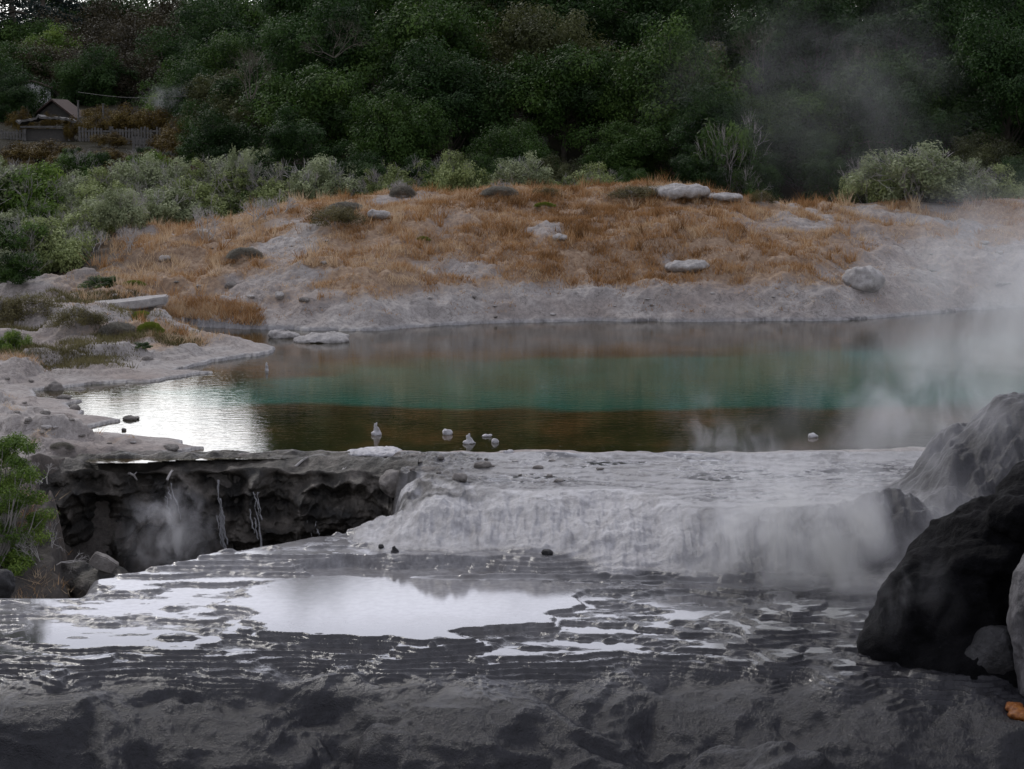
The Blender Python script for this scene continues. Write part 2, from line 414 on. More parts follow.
    am = 1-sm(rr, .42, 1.10)
    th = np.arctan2(y-ay, x-ax)
    z = z + am*(1.36+.16*fbm(x*1.2, y*1.2, 4, 102)) + 4*am*(1-am)*(.06*fbm(th*9, rr*2, 4, 103)+.14*fbm(x*1.8,y*1.8,4,104))
    rr2 = np.sqrt(((x-5.5)/1.9)**2+((y-26.1)/.85)**2)+.15*fbm(x*1.1, y*1.1, 3, 106); am2 = 1-sm(rr2, .1, 1.1)
    z = z + am2*.38*(1+.5*fbm(x*1.5, y*1.5, 3, 105))
    # ---- viewpoint bank
    z = np.where(y < 14, lerp(z, np.interp(y, [-30, -6, 9, 14], [2.6, 2.6, -3.9, -4.2]), 1-sm(y, 13, 14)), z)
    # ---- masks
    lowz = low
    wet = np.where(lowz | ((y < 30.1) & (px > 400)), 1.0, 0.0)
    wet = np.maximum(wet, .75*sm(-do, -.14, -.02)*(y > 29))
    wet = np.where(dp > 0, 1, wet)
    wet *= 1-.9*bankm
    wet = np.maximum(wet, 1-sm(rr, .95, 1.15))
    pale = np.zeros_like(x)
    pale = np.where(y > yc+.25, .62-.50*flat_up*sm(fbm(x*.55, y*1.1, 3, 111)+.3*np.exp(-((px-640)/130)**2)-.3*sm(y, 28.9, 29.6), .02, .2), pale)  # flats above the falls coloured darker, standing in for the forest's reflection
    pl = lerp(.62, .30, drape)
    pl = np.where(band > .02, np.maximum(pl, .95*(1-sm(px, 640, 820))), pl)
    pale = np.where(low, lerp(pl, .20, sm(drape, .9, 1)), pale)
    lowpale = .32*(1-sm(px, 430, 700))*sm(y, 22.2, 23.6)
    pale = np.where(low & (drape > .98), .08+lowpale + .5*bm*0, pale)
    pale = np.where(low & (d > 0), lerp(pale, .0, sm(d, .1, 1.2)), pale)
    ama = 1-sm(rr, .92, 1.12)
    pale = lerp(pale, .02, ama)
    pale *= 1-.7*am2
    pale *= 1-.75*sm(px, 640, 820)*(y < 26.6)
    flat = np.where(low, flat_lo*sm(drape, .96, 1)*(1-bankm), 0)
    flat = np.where((y >= yc+.75) & (y < 30.2) & (px > 440), flat_up*sm(fbm(x*.55, y*1.1, 3, 111)+.3*np.exp(-((px-640)/130)**2)-.3*sm(y, 28.9, 29.6), .02, .2)*(1-rough_up), flat)
    flat = np.maximum(flat, .72*low*sm(drape, .9, 1)*(1-.85*sm(d, .3, 1.6))*(1-.8*bankm)*(1-.6*sm(px, 620, 820)))
    flat *= (1-pk)*sm(rr, 1.1, 1.35)*(1-sm(am2, .05, .3))
    rock = np.maximum(pk, .85*bankm*(1-sm(y, 27.8, 29.2)))
    rock = np.maximum(rock, bankm*sm(-pit, -.2, .9)*0 + sm(pit, -.45, -.05)*(px < 420)*(y < 30.2)*(y > 28.6)*.75)
    rock = np.maximum(rock, .8*rough_up*sm(ridged(x*2.5, y*2.5, 4, 65), .2, 1.1)*(y < 30)*(y > 27.5)*(px > 370))
    # dry grass cover
    g = fbm(x*.30, y*.42, 4, 121)
    dry = sm(g, -.50, -.05)*sm(do, .5, 1.9)
    core = np.exp(-((px-590)/180)**2)*sm(do, .9, 2.8)
    dry = np.maximum(dry*.8, core*sm(g, -.95, -.5))
    dry *= 1-sm(px, 800, 900)*.78
    dry *= sm(px, 40, 170)*.85+.15
    dry = np.where((y > 43) & (y < 70), dry, 0)
    dry = np.where((px > 830) & (y > 58) & (y < 70), np.maximum(dry, .75*sm(y, 59, 61.5)*sm(fbm(x*.4, y*.8, 3, 129), -.4, .1)), dry)
    sl = np.exp(-((px-170)/130)**2)*sm(y, 47, 52)*sm(fbm(x*.5, y*.5, 3, 123), -.35, .1)
    dry = np.where(y < 70, np.maximum(dry, sl*sm(do, .4, 1.2)*.8), dry)
    dry = np.maximum(dry, .42*bankm*sm(fbm(x, y, 3, 125), -.1, .3))
    dry = np.where((y > 29.9) & (y < 43) & (px < 300), .5*sm(fbm(x*.6, y*.6, 4, 127), .0, .45)*sm(do, .3, 1.0), dry)
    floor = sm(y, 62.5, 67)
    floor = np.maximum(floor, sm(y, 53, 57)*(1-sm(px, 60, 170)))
    return z, dict(wet=wet, pale=pale, dry=dry, rock=rock, floor=floor, flat=flat), do, px

def make_terrain():
    ys = np.concatenate([np.linspace(-25, 12, 12), np.arange(13, 17.8, .25), np.arange(17.9, 22.6, .0135), np.arange(22.6, 26.9, .02),
                         np.arange(26.9, 30.4, .022), np.arange(30.4, 46, .075), np.arange(46, 64, .055), np.arange(64, 72, .25),
                         np.arange(72, 130, 1.2), np.arange(130, 400, 6), np.linspace(400, 1200, 12)])
    a = np.concatenate([np.tan(np.radians(np.linspace(-58, -17.2, 46))), np.linspace(-.305, .305, 1250), np.tan(np.radians(np.linspace(17.2, 58, 46)))])
    Y, A = np.meshgrid(ys, a, indexing='ij')
    X = A*np.maximum(Y, 14)
    x, y = X.ravel(), Y.ravel()
    z, ms, do, px = terrain(x, y)
    global TY, TA, TZ
    TY, TA, TZ = ys, a, z.reshape(len(ys), len(a))
    o = mesh_np('ground', np.stack([x, y, z], 1), grid_faces(len(ys), len(a)), M['ground'], True, ms)
    tag(o, kind='structure'); return o
ground = make_terrain()
def gzv(x, y):
    """height of the ground mesh below a point"""
    x = np.asarray(x, float); y = np.asarray(y, float); a = x/np.maximum(y, 14)
    i = np.clip(np.searchsorted(TY, y)-1, 0, len(TY)-2); j = np.clip(np.searchsorted(TA, a)-1, 0, len(TA)-2)
    u = np.clip((y-TY[i])/(TY[i+1]-TY[i]), 0, 1); v = np.clip((a-TA[j])/(TA[j+1]-TA[j]), 0, 1)
    return (TZ[i,j]*(1-v)+TZ[i,j+1]*v)*(1-u)+(TZ[i+1,j]*(1-v)+TZ[i+1,j+1]*v)*u
def gz(x, y): return float(gzv(x, y))
_yy = np.concatenate([np.arange(18, 70, .05), np.arange(70, 200, .5)])
def at(px, row):
    """the ground seen at that place of the plan"""
    x, z = D(px, row, _yy); g = gzv(x, _yy); k = np.nonzero(g >= z)[0]; k = k[0] if len(k) else len(_yy)-1
    return float(x[k]), float(_yy[k]), float(g[k])

# water of the hot pool
xs = np.linspace(-11, 24, 350); yy = np.arange(29.4, 60, .09)
Y, X = np.meshgrid(yy, xs, indexing='ij'); x, y = X.ravel(), Y.ravel()
dp = sdf(x, y, POOL)
deep = sm(y+1.6*fbm(x*.22, y*.3, 3, 3), 33.8, 37.4)*sm(dp+.8*fbm(x*.4, y*.4, 3, 4), .5, 3.2)*(1-.45*sm(x, 5, 12))*(1-.75*sm(y+2*fbm(x*.15, y*.2, 3, 8)-.55*np.maximum(x, 0), 39.5, 44.5))
F = grid_faces(len(yy), len(xs)); keep = (dp[F] > -.45).all(1); F = F[keep]
used, inv = np.unique(F, return_inverse=True)
wat = mesh_np('water', np.stack([x, y, 0*x], 1)[used], inv.reshape(F.shape), M['water'], True, dict(deep=deep[used]))
tag(wat, kind='structure')

# ------------------------------------------------------------------ rocks
def blob_rock(name, ells, voxel, mat, amp=.1, freq=1.5, seed=0, sub_amp=.02, parent=None, origin=None):
    """fuses ellipsoids (centre, radii, rotation) into one closed rock and weathers it"""
    bm = bmesh.new()
    for c, r, rz in ells:
        bmesh.ops.create_icosphere(bm, subdivisions=4, radius=1,
            matrix=Matrix.Translation(c) @ Matrix.Rotation(rz, 4, 'Z') @ Matrix.Diagonal((*r, 1)))
    me = bpy.data.meshes.new(name); bm.to_mesh(me); bm.free()
    o = bpy.data.objects.new(name, me); C.objects.link(o)
    md = o.modifiers.new('r', 'REMESH'); md.mode = 'VOXEL'; md.voxel_size = voxel
    ms_ = o.modifiers.new('s', 'SMOOTH'); ms_.iterations = 5; ms_.factor = .5
    dg = bpy.context.evaluated_depsgraph_get()
    me2 = bpy.data.meshes.new_from_object(o.evaluated_get(dg)); o.modifiers.clear()
    n = len(me2.vertices); co = np.empty(n*3, np.float32); me2.vertices.foreach_get('co', co); co = co.reshape(-1, 3)
    no = np.empty(n*3, np.float32); me2.vertices.foreach_get('normal', no); no = no.reshape(-1, 3)
    p = co.astype(float)
    r1 = 1-2*np.abs(pn3(p*freq, seed)); d = amp*(.55*fbm3(p*freq*.7, 4, seed+5)+.45*(r1-.4)) + sub_amp*fbm3(p*freq*5, 3, seed+9)
    co2 = p+no*d[:, None]
    if origin is not None: co2 -= np.array(origin)
    me2.vertices.foreach_set('co', co2.astype(np.float32).ravel())
    me2.polygons.foreach_set('use_smooth', np.full(len(me2.polygons), True))
    me2.materials.clear(); me2.materials.append(mat); me2.update()
    o.data = me2; me2.name = name
    if origin is not None: o.location = origin
    if parent: o.parent = parent
    return o

# the cliff under the pool's rim
def cliff():
    nu, nv = 620, 190
    u = np.linspace(-7.75, -1.45, nu); v = np.linspace(0, 1, nv)
    Vv, U = np.meshgrid(v, u, indexing='ij'); U = U.ravel(); Vv = Vv.ravel()
    # profile: top sheet from behind the rim, over the lip and down
    top = .24
    tl = np.clip(Vv/top, 0, 1); dn = np.clip((Vv-top)/(1-top), 0, 1)
    yb = np.interp(U, [-7.8, -7.2, -6.5, -4, -2.2, -1.4], [28.6, 29.1, 29.55, 29.6, 29.25, 28.6])
    y0 = yb + 1.15*(1-tl) - .10*np.sin(dn*math.pi) + .38*sm(dn, .12, .75)*np.interp(U, [-7, -5.5, -3.5, -2], [1, .9, .2, 0])
    z0 = np.where(Vv < top, -.06+.095*sm(tl, .1, .52)-.19*sm(tl, .62, 1.0), -.155-2.65*dn)
    P = np.stack([U, y0, z0], 1)
    led = sm(dn, 0, .04)
    strat = fbm3(P*np.array([.7, 1, 3.5]), 4, 201)
    lumps = 1-2*np.abs(pn3(P*np.array([1.1, 1.1, 1.3])+7, 203)); l2 = 1-2*np.abs(pn3(P*2.9, 204))
    off = led*(.20*strat + .42*(lumps-.45) + .14*(l2-.4) + .06*fbm3(P*9, 3, 205))
    y0 = y0 - off*(1-.75*sm(-dn, -.06, 0))
    z0 = z0 + led*.05*fbm3(P*4, 3, 207) + (1-led)*sm(tl, .1, .4)*(.05*fbm3(P*2.2, 4, 208)+.05*sm(fbm3(P*np.array([.9,2.8,1]), 4, 209), -.1, .4)) - .02*sm(tl, .3, 1)*fbm(U*2, U*0, 3, 210)
    z0 = np.where((Vv < .03), z0-.25*(.03-Vv)/.03, z0)
    o = mesh_np('cliff', np.stack([U, y0, z0], 1), grid_faces(nv, nu)[:, ::-1], M['cliff'], True)
    tag(o, kind='structure')
cliff()

rocks = []
o = blob_rock('rock', [((6.05,22.3,-.55),(1.5,1.0,1.35),0),((5.3,22.0,-.65),(1.1,.8,1.0),.2),((4.72,21.9,-.98),(.72,.6,.6),0),((6.9,22.4,.35),(1.2,.9,1.15),0),((5.75,22.2,.25),(.75,.6,.45),.2),
    ((4.98,21.75,-.32),(.62,.42,.26),.25),((5.6,21.8,.12),(.7,.45,.3),.2),((6.3,21.9,.68),(.8,.5,.38),.1),((7.8,22.6,.6),(1.3,1.0,1.1),0),((8.8,22.9,-.2),(1.7,1.2,1.6),0),((7.4,22.7,-1.1),(2.2,1.1,.9),0),((10.2,23.1,-.9),(1.5,1.1,1.0),.2),((5.6,21.5,-1.1),(1.2,.7,.6),0)],
    .03, M['black'], .15, 1.9, 3, .022, origin=(6,22.2,-.95))
tag(o, 'large black wet rock with bulging ledges rising at the right edge behind the steam', 'rock')
o = blob_rock('rock', [((5.95,20.75,-.25),(.40,.5,.95),0),((6.35,20.9,.2),(.62,.6,1.0),0),((6.0,20.7,-.75),(.38,.5,.7),0),((6.45,20.85,-.8),(.6,.5,.7),0),((6.95,21.0,-.3),(.65,.6,.95),.2),((7.3,21.1,-.9),(.7,.6,.6),0)], .025, M['grey'], .07, 2.2, 14, .012, origin=(6.1,20.8,-1.2))
tag(o, 'tall light grey rock cut by the right edge in front of the black rock', 'rock')
o = blob_rock('rock', [((5.52,21.1,-.85),(.36,.3,.42),0),((5.27,21.1,-.95),(.24,.28,.28),.3),((5.6,21.2,-1.15),(.34,.3,.3),0)], .025, M['dgrey'], .07, 2.6, 24, .012, origin=(5.3,20.95,-1.3))
tag(o, 'low dark grey speckled rock at the foot of the black rock', 'rock')
o = blob_rock('algae_patch', [((5.58,20.22,-1.22),(.16,.14,.06),.3),((5.50,20.38,-1.18),(.10,.14,.05),0),((5.72,20.15,-1.22),(.14,.10,.09),0)], .012, M['algae'], .05, 6, 31, .01, origin=(5.6,20.25,-1.25))
tag(o, 'orange algae patch on wet ground below the light grey rock', 'algae')

def small_rock(px, row, wpx, hpx, mat, label, cat='rock', name='rock', group=None, seed=0, z=None, lobes=3, flat=.0, point=False, sink=.25, on=None):
    if z is None: x, y, zz = at(px, row+hpx/2)
    else: x, y = W(px, row+hpx/2, z); zz = z
    s = y/FPX; w, h = wpx*s, hpx*s
    rs = np.random.default_rng(int(px*7+row)+seed)
    if point:
        e = [((x, y, zz+h*.05), (w*.5, w*.4, h*.22), 0), ((x+.12*w, y, zz+h*.28), (w*.26, w*.2, h*.32), .4), ((x-.12*w, y, zz+h*.45), (w*.20, w*.18, h*.42), 0), ((x-.02*w, y, zz+h*.8), (w*.10, w*.12, h*.2), 0), ((x-.3*w, y, zz+h*.15), (w*.22, w*.15, h*.16), 0)]
    else:
        e = [((x, y, zz+h*(.5-sink)), (w*.42, max(w*.3, h*.5), h*.55), rs.uniform(-.3, .3))]
        for k in range(lobes):
            e.append(((x+rs.uniform(-.32, .32)*w, y+rs.uniform(-.2, .2)*w, zz+h*rs.uniform(.1, .45)), (w*rs.uniform(.15, .28), w*rs.uniform(.15, .28), h*rs.uniform(.3, .5)), rs.uniform(0, 3)))
    m = min(w, h)
    o = blob_rock(name, e, max(min(w, h)/11, max(w, h)/60, .006), mat, m*.30, 1.1/m*.6, seed+3, m*.08, origin=(x, y, zz))
    tag(o, label, cat, group); return o
small_rock(862,274,48,22,M['pale'],'grey boulder with a dark hollow on the pale slope right of the dry grass')
small_rock(322,336,66,11,M['pale'],'long flat pale rock lying in the far left of the pool',z=0.0,sink=.4)
small_rock(285,333,34,9,M['pale'],'shorter flat pale rock just left of the long one in the pool',z=0.0,sink=.4)
small_rock(230,341,16,8,M['pale'],'small pale stone on the tip of the left sinter spit',z=0.1)
small_rock(376,451,64,8,M['wetpale'],'low white crusted rock on the pool rim above the cliff',z=.0,lobes=6,sink=.3)
small_rock(377,428,11,14,M['wetpale'],'pointed white stump in the pool, leftmost of the stones near the rim',z=0,point=True)
small_rock(447,431,13,7,M['wetpale'],'small white stone in the pool, between the pointed white stump and the triangular stone',z=0)
small_rock(470,438,13,11,M['wetpale'],'triangular white stone standing in shallow brown water near the rim',z=0,point=True)
small_rock(487,435,11,3,M['wetpale'],'thin flat white stone in the pool right of the triangular stone',z=0)
small_rock(495,440,9,5,M['wetpale'],'tiny white stone in the pool, rightmost of the stones near the rim',z=0)
small_rock(508,452,15,6,M['wetpale'],'white stone on the pool rim right of the crusted rock',z=0.0)
small_rock(543,452,13,5,M['wetpale'],'white stone on the pool rim, the farther one from the crusted rock',z=0.0)
small_rock(415,455,20,8,M['midrock'],'small brown-grey rock on the rim beside the white crusted rock',z=0.0)
small_rock(267,366,4,9,M['wetpale'],'thin pale stump in the water by the reflected tree line',z=0,point=True)
small_rock(130,417,18,5,M['midrock'],'low dark rock in the white reflecting water of the pool',z=0,sink=.3)
small_rock(124,429,6,3,M['midrock'],'tiny dark stone in the white water below the low dark rock',z=0)
small_rock(150,452,40,5,M['midrock'],'flat dark rock in white water next to the left rim',z=0,sink=.3)
small_rock(169,446,7,6,M['midrock'],'round dark stone beside the flat rock near the left rim',z=0)
small_rock(813,435,12,5,M['wetpale'],'white stone at the steaming right side of the pool',z=0)
small_rock(548,551,13,7,M['dgrey'],'small dark rock on the terrace in front of the white falls',lobes=2)
small_rock(395,549,8,7,M['dgrey'],'small dark pointed stone at the foot of the white falls',point=True)
small_rock(381,546,6,5,M['dgrey'],'tiny dark stone left of the pointed stone below the falls')
small_rock(600,469,9,3,M['midrock'],'small dark stone on the wet flat above the falls')
small_rock(483,462,20,9,M['midrock'],'brownish rock lump on the wet flat, nearer the pool')
small_rock(460,476,16,9,M['midrock'],'brownish rock lump on the wet flat, nearer the falls')
small_rock(4,578,34,26,M['dgrey'],'grey rounded rock at the left edge under the green bush',z=-1.1)
small_rock(680,190,70,13,M['pale'],'pale rock outcrop on the crest of the mound before dark trees',lobes=7,sink=.2)
small_rock(725,196,44,8,M['pale'],'low pale rock on the crest just right of the outcrop',lobes=4)
small_rock(55,386,26,16,M['midrock'],'fractured grey block over the small inlet on the left shore')
small_rock(80,391,26,9,M['midrock'],'flat grey slab beside the small inlet on the left shore')
small_rock(690,264,50,12,M['pale'],'pale weathered rock in the right half of the dry grass slope')
small_rock(165,258,14,6,M['pale'],'small pale rock high on the left of the grass slope')
small_rock(380,213,24,9,M['pale'],'pale rock near the top of the grass slope, left of centre')
small_rock(560,236,16,6,M['pale'],'small pale stone amid orange grass in the middle of the slope')
small_rock(392,478,30,26,M['midrock'],'largest brown-grey boulder between the dark cliff and the white falls',z=-.35,lobes=5)
small_rock(408,466,24,14,M['midrock'],'brown-grey boulder above the largest one where cliff meets falls',z=-.12,lobes=5)
small_rock(374,497,26,22,M['cliff'],'dark boulder wedged under the largest brown-grey boulder by the falls',z=-.8,lobes=5)
small_rock(430,470,26,9,M['midrock'],'low brown rock on the flat right of the boulders by the cliff end',z=-.08,lobes=4)
# tilted slab beside the left path
sx, sy = W(118, 306, .62)
bm = bmesh.new(); pts = [(-1.25,-.35),(-.4,-.55),(.7,-.3),(1.2,.1),(1.1,.55),(.2,.6),(-.9,.35)]
vs = [bm.verts.new((a, b, .10+.10*a/1.2)) for a, b in pts]; fc = bm.faces.new(vs)
ex = bmesh.ops.extrude_face_region(bm, geom=[fc]); bmesh.ops.translate(bm, vec=(0,0,-.22), verts=[v for v in ex['geom'] if isinstance(v, bmesh.types.BMVert)])
bmesh.ops.recalc_face_normals(bm, faces=bm.faces); bmesh.ops.bevel(bm, geom=list(bm.edges), offset=.03, segments=2, affect='EDGES')
me = bpy.data.meshes.new('rock_slab'); bm.to_mesh(me); bm.free(); me.materials.append(M['pale'])
o = bpy.data.objects.new('rock_slab', me); C.objects.link(o); o.location = (sx, sy, gz(sx, sy)+.12); o.scale = (1.05, 1.9, 1)
tag(o, 'long pale flat slab tilted on the left shore behind the heath', 'rock slab')
# pale shard in the pit
bm = bmesh.new(); pts = [(-.22,.02),(-.12,.16),(.05,.10),(.22,-.02),(.12,-.14),(-.08,-.08)]
vs = [bm.verts.new((a, 0, b)) for a, b in pts]; fc = bm.faces.new(vs)
ex = bmesh.ops.extrude_face_region(bm, geom=[fc]); bmesh.ops.translate(bm, vec=(0,.12,.03), verts=[v for v in ex['geom'] if isinstance(v, bmesh.types.BMVert)])
bmesh.ops.recalc_face_normals(bm, faces=bm.faces); bmesh.ops.bevel(bm, geom=list(bm.edges), offset=.015, segments=2, affect='EDGES')
me = bpy.data.meshes.new('rock_shard'); bm.to_mesh(me); bm.free(); me.materials.append(M['midrock'])
o = bpy.data.objects.new('rock_shard', me); C.objects.link(o); X_, Z_ = D(103, 565, 27.0); o.location = (X_, 27.0, Z_)
tag(o, 'angular grey stone shard leaning in the pit below the cliff', 'rock')
blk = blob_rock('rock', [((X_-.05,27.25,Z_-.42),(.45,.4,.36),0),((X_-.55,27.6,Z_-.45),(.4,.4,.35),0)], .035, M['cliff'], .15, 2, 44, .02, origin=(X_,27.3,Z_-.8))
tag(blk, 'dark rubble rock in the pit carrying the grey shard', 'rock')

# driftwood on the rim
for k, (x0, y0, x1, y1, lab) in enumerate([(295,467,308,457,'bleached stick leaning on the rim, the longest one near the white crusted rock'),
        (167,480,172,470,'short bleached stick standing on the cliff lip left of the falling water'),
        (129,473,137,480,'short stick lying on the cliff lip nearest the left bank'),
        (341,476,344,467,'thin stick standing on the cliff lip right of the longest stick')]):
    yb = 29.45 if y0 > 468 else 29.75
    a = D(x0, y0, yb-.1); b = D(x1, y1, yb+.05); T = Tubes(6)
    c0 = np.array([a[0], yb-.1, a[1]]); c1 = np.array([b[0], yb+.05, b[1]]); mid = (c0+c1)/2+np.array([.01,0,.02])
    T.add([c0-c0, mid-c0, c1-c0], [.022, .020, .010]); T.add([mid-c0, mid-c0+np.array([.05,.02,.05])], [.012, .004])
    o = T.build('stick', M['dead']); o.location = c0; tag(o, lab, 'stick')

# water strings falling down the cliff
mw, t, b, out = nt('falling_water'); b.inputs['Base Color'].default_value = (.5,.5,.52,1); b.inputs['Roughness'].default_value = .15
b.inputs['Transmission Weight'].default_value = .5; b.inputs['IOR'].default_value = 1.33
for (px, r0, r1, n, lab) in [(216,480,556,9,'broad thin strand of falling water on the dark cliff'),(253,492,555,5,'narrow strand of falling water right of the broad strand'),
                    (165,483,520,3,'faint strand of falling water left of the broad strand'),(307,520,549,2,'short faint trickle on the cliff, rightmost of the strands')]:
    T = Tubes(4); rs = np.random.default_rng(px)
    for k in range(n):
        f0 = rs.uniform(0, .5) if k else 0; f1 = min(1, f0+rs.uniform(.3, .6)) if k else 1
        pts = []; off = rs.normal(0, 3.2)
        for q in np.linspace(f0, f1, 9):
            x_, z_ = D(px+off+q*10+rs.normal(0, .8), r0+(r1-r0)*q, 29.22-.12*q); pts.append((x_, 29.22-.12*q+rs.normal(0,.01), z_))
        T.add(pts, [.004+.007*abs(rs.normal()) for _ in pts])
    tag(T.build('water_strand', mw), lab, 'waterfall')

# ------------------------------------------------------------------ plants
def leaves_np(cent, nrm, size, asp, rs):
    """one quad per leaf"""
    n = len(cent)
    a = rs.normal(size=(n, 3)); a -= (a*nrm).sum(1)[:, None]*nrm; a /= np.linalg.norm(a, axis=1)[:, None]+1e-9
    b = np.cross(nrm, a); s = size*rs.uniform(.6, 1.3, n)[:, None]
    a = a*s*.5; b = b*s*asp*.5
    V = np.stack([cent-a, cent+b*1.0, cent+a, cent-b], 1).reshape(-1, 3)
    return V, np.arange(n*4).reshape(-1, 4)
def crown_np(rs, Rx, Rz, z0, lobes, per, leaf, asp=.5, lr=(.2,.36), shell=(.45,.92), updir=.25, bottom=-.35):
    V = []; T = []
    allc = []
    for k in range(lobes):
        while True:
            d = rs.normal(size=3); d /= np.linalg.norm(d)
            if d[2] > bottom: break
        rr = rs.uniform(*shell)
        c = d*rr*np.array([Rx, Rx, Rz])*rs.uniform(.85, 1.12); r = rs.uniform(*lr)*Rx
        tint = np.clip(rs.normal(.5, .2), 0, 1); allc.append((c, r))
        n = int(per*(r/Rx/.28)**2)
        # sub clumps give the lobe an uneven skin
        m = 9; sd = rs.normal(size=(m, 3)); sd /= np.linalg.norm(sd, axis=1)[:, None]; sd[:, 2] += .2
        sc = sd*r*.62; pick = rs.integers(0, m, n)
        e = rs.normal(size=(n, 3)); e /= np.linalg.norm(e, axis=1)[:, None]
        p = c+sc[pick]+e*r*.48*rs.uniform(.55, 1.08, n)[:, None]*np.array([1,1,.8])
        nn = e*.8+sd[pick]*.5+np.array([0,0,updir])+rs.normal(0, .45, (n, 3)); nn /= np.linalg.norm(nn, axis=1)[:, None]
        st = rs.normal(0, .10, m)
        v, _ = leaves_np(p, nn, leaf, asp, rs); V.append(v); T.append(np.repeat(np.clip(tint+st[pick]+rs.normal(0, .12, n), 0, 1), 4))
    V = np.concatenate(V); V[:, 2] += z0; T = np.concatenate(T)
    return V, np.arange(len(V)).reshape(-1, 4), T, [(c+np.array([0,0,z0]), r) for c, r in allc]
def limb(T, p0, p1, r0, r1, rs, n=6, wob=.08):
    p0 = np.array(p0, float); p1 = np.array(p1, float); L = np.linalg.norm(p1-p0)
    pts = [p0+(p1-p0)*q+rs.normal(0, wob*L*.3, 3)*math.sin(q*math.pi) for q in np.linspace(0, 1, n)]
    T.add(pts, list(np.linspace(r0, r1, n))); return pts
def make_tree(kind, seed, Rx, Rz, h, lobes, per, leaf, mat, bark='bark', asp=.5, **kw):
    rs = np.random.default_rng(seed); root = empty('tree')
    V, F, T, ls = crown_np(rs, Rx, Rz, h, lobes, per, leaf, asp, **kw)
    mesh_np('crown', V, F, M[mat], False, dict(tint=T), root)
    tb = Tubes(7); top = (rs.normal(0, .1), rs.normal(0, .1), h)
    tr = limb(tb, (0, 0, -.4), top, .055*h, .025*h, rs, 8)
    for c, r in ls[::3]:
        s = tr[rs.integers(3, 8)]; limb(tb, s, c, .016*h, .005*h, rs, 5, .15)
    tb.build('trunk', M[bark], root)
    return root
def branchy(T, p, d, L, r, depth, rs, spread=.5, up=.15):
    p1 = p+d*L
    T.add([p, (p+p1)/2+rs.normal(0, .04*L, 3), p1], [r, r*.85, r*.7])
    if depth == 0: return
    for k in range(rs.integers(2, 4)):
        nd = d+rs.normal(0, spread, 3)+np.array([0,0,up]); nd /= np.linalg.norm(nd)
        branchy(T, p1, nd, L*rs.uniform(.6, .85), r*.62, depth-1, rs, spread, up)
def make_dead(seed, h=1.0, stems=5, depth=4, r=.02, mat='dead', lean=.6, name='dead_shrub'):
    rs = np.random.default_rng(seed); T = Tubes(4)
    for k in range(stems):
        d = np.array([rs.normal(0, lean), rs.normal(0, lean*.6), 1.]); d /= np.linalg.norm(d)
        branchy(T, np.array([rs.normal(0, .08), rs.normal(0, .08), -.05]), d, h*.33, r, depth, rs)
    return T.build(name, M[mat])
def make_shrub(seed, Rx, Rz, lobes, per, leaf, mat, twig='palebark', name='shrub', asp=.45, twr=.010, stems=6, **kw):
    rs = np.random.default_rng(seed); root = empty(name)
    V, F, T, ls = crown_np(rs, Rx, Rz, Rz*.55, lobes, per, leaf, asp, bottom=-.5, **kw)
    V[:, 2] = np.where(V[:, 2] < .02, .02+np.abs(V[:, 2])*.3, V[:, 2])
    mesh_np('foliage', V, F, M[mat], False, dict(tint=T), root)
    tb = Tubes(4)
    for k in range(stems):
        d = np.array([rs.normal(0, .55), rs.normal(0, .45), 1.]); d /= np.linalg.norm(d)
        branchy(tb, np.array([rs.normal(0, .1), rs.normal(0, .1), -.1]), d, Rz*.62, twr*2.2, 4, rs, .42)
    tb.build('stem', M[twig], root)
    return root

ORD = ['first','second','third','fourth','fifth','sixth','seventh','eighth','ninth','tenth','eleventh','twelfth','thirteenth','fourteenth','fifteenth','sixteenth',
       'seventeenth','eighteenth','nineteenth','twentieth','twenty-first','twenty-second','twenty-third','twenty-fourth']
_tz = {}
def topz(p):
    k = [c for c in p.children if c.name.startswith(('crown', 'foliage'))][0].data
    if k.name not in _tz:
        co = np.empty(len(k.vertices)*3, np.float32); k.vertices.foreach_get('co', co); _tz[k.name] = float(np.percentile(co[2::3], 99.7))
    return _tz[k.name]
def place(proto, used, x, y, s, rz=None, zoff=0, sz=None):
    if id(proto) in used: o = copy_tree(proto)
    else: o = proto; used.add(id(proto))
    o.location = (x, y, gz(x, y)+zoff); o.rotation_euler.z = random.uniform(0, 6.28) if rz is None else rz
    o.scale = (s, s, s*(sz or 1)); return o
used = set()
TK = dict(bottom=-.55, lr=(.20,.36))
TP = {'green': [make_tree('g', 1, 2.2, 2.2, 1.9, 84, 450, .105, 'l_green', **TK), make_tree('g', 2, 2.5, 2.1, 1.8, 92, 420, .105, 'l_green', **TK)],
      'deep':  [make_tree('d', 3, 2.3, 2.4, 2.0, 86, 450, .105, 'l_deep', **TK), make_tree('d', 4, 2.0, 2.7, 2.2, 80, 450, .105, 'l_deep', **TK)],
      'olive': [make_tree('o', 5, 2.2, 2.0, 1.7, 80, 435, .105, 'l_olive', 'palebark', **TK), make_tree('o', 6, 2.5, 2.1, 1.8, 84, 420, .105, 'l_olive', 'palebark', **TK)],
      'bright': [make_tree('b', 7, 2.0, 1.9, 1.7, 74, 450, .105, 'l_bright', **TK)],
      'brown': [make_tree('w', 8, 2.4, 1.8, 2.4, 64, 260, .12, 'l_brown', 'palebark'), make_tree('w', 9, 2.7, 1.7, 2.5, 60, 250, .12, 'l_brown', 'palebark')]}
DESC = {'green': 'mid green rounded tree', 'deep': 'very dark green dense tree', 'olive': 'olive green pale-twigged tree',
        'bright': 'fresh bright green tree', 'brown': 'brownish green open tree'}
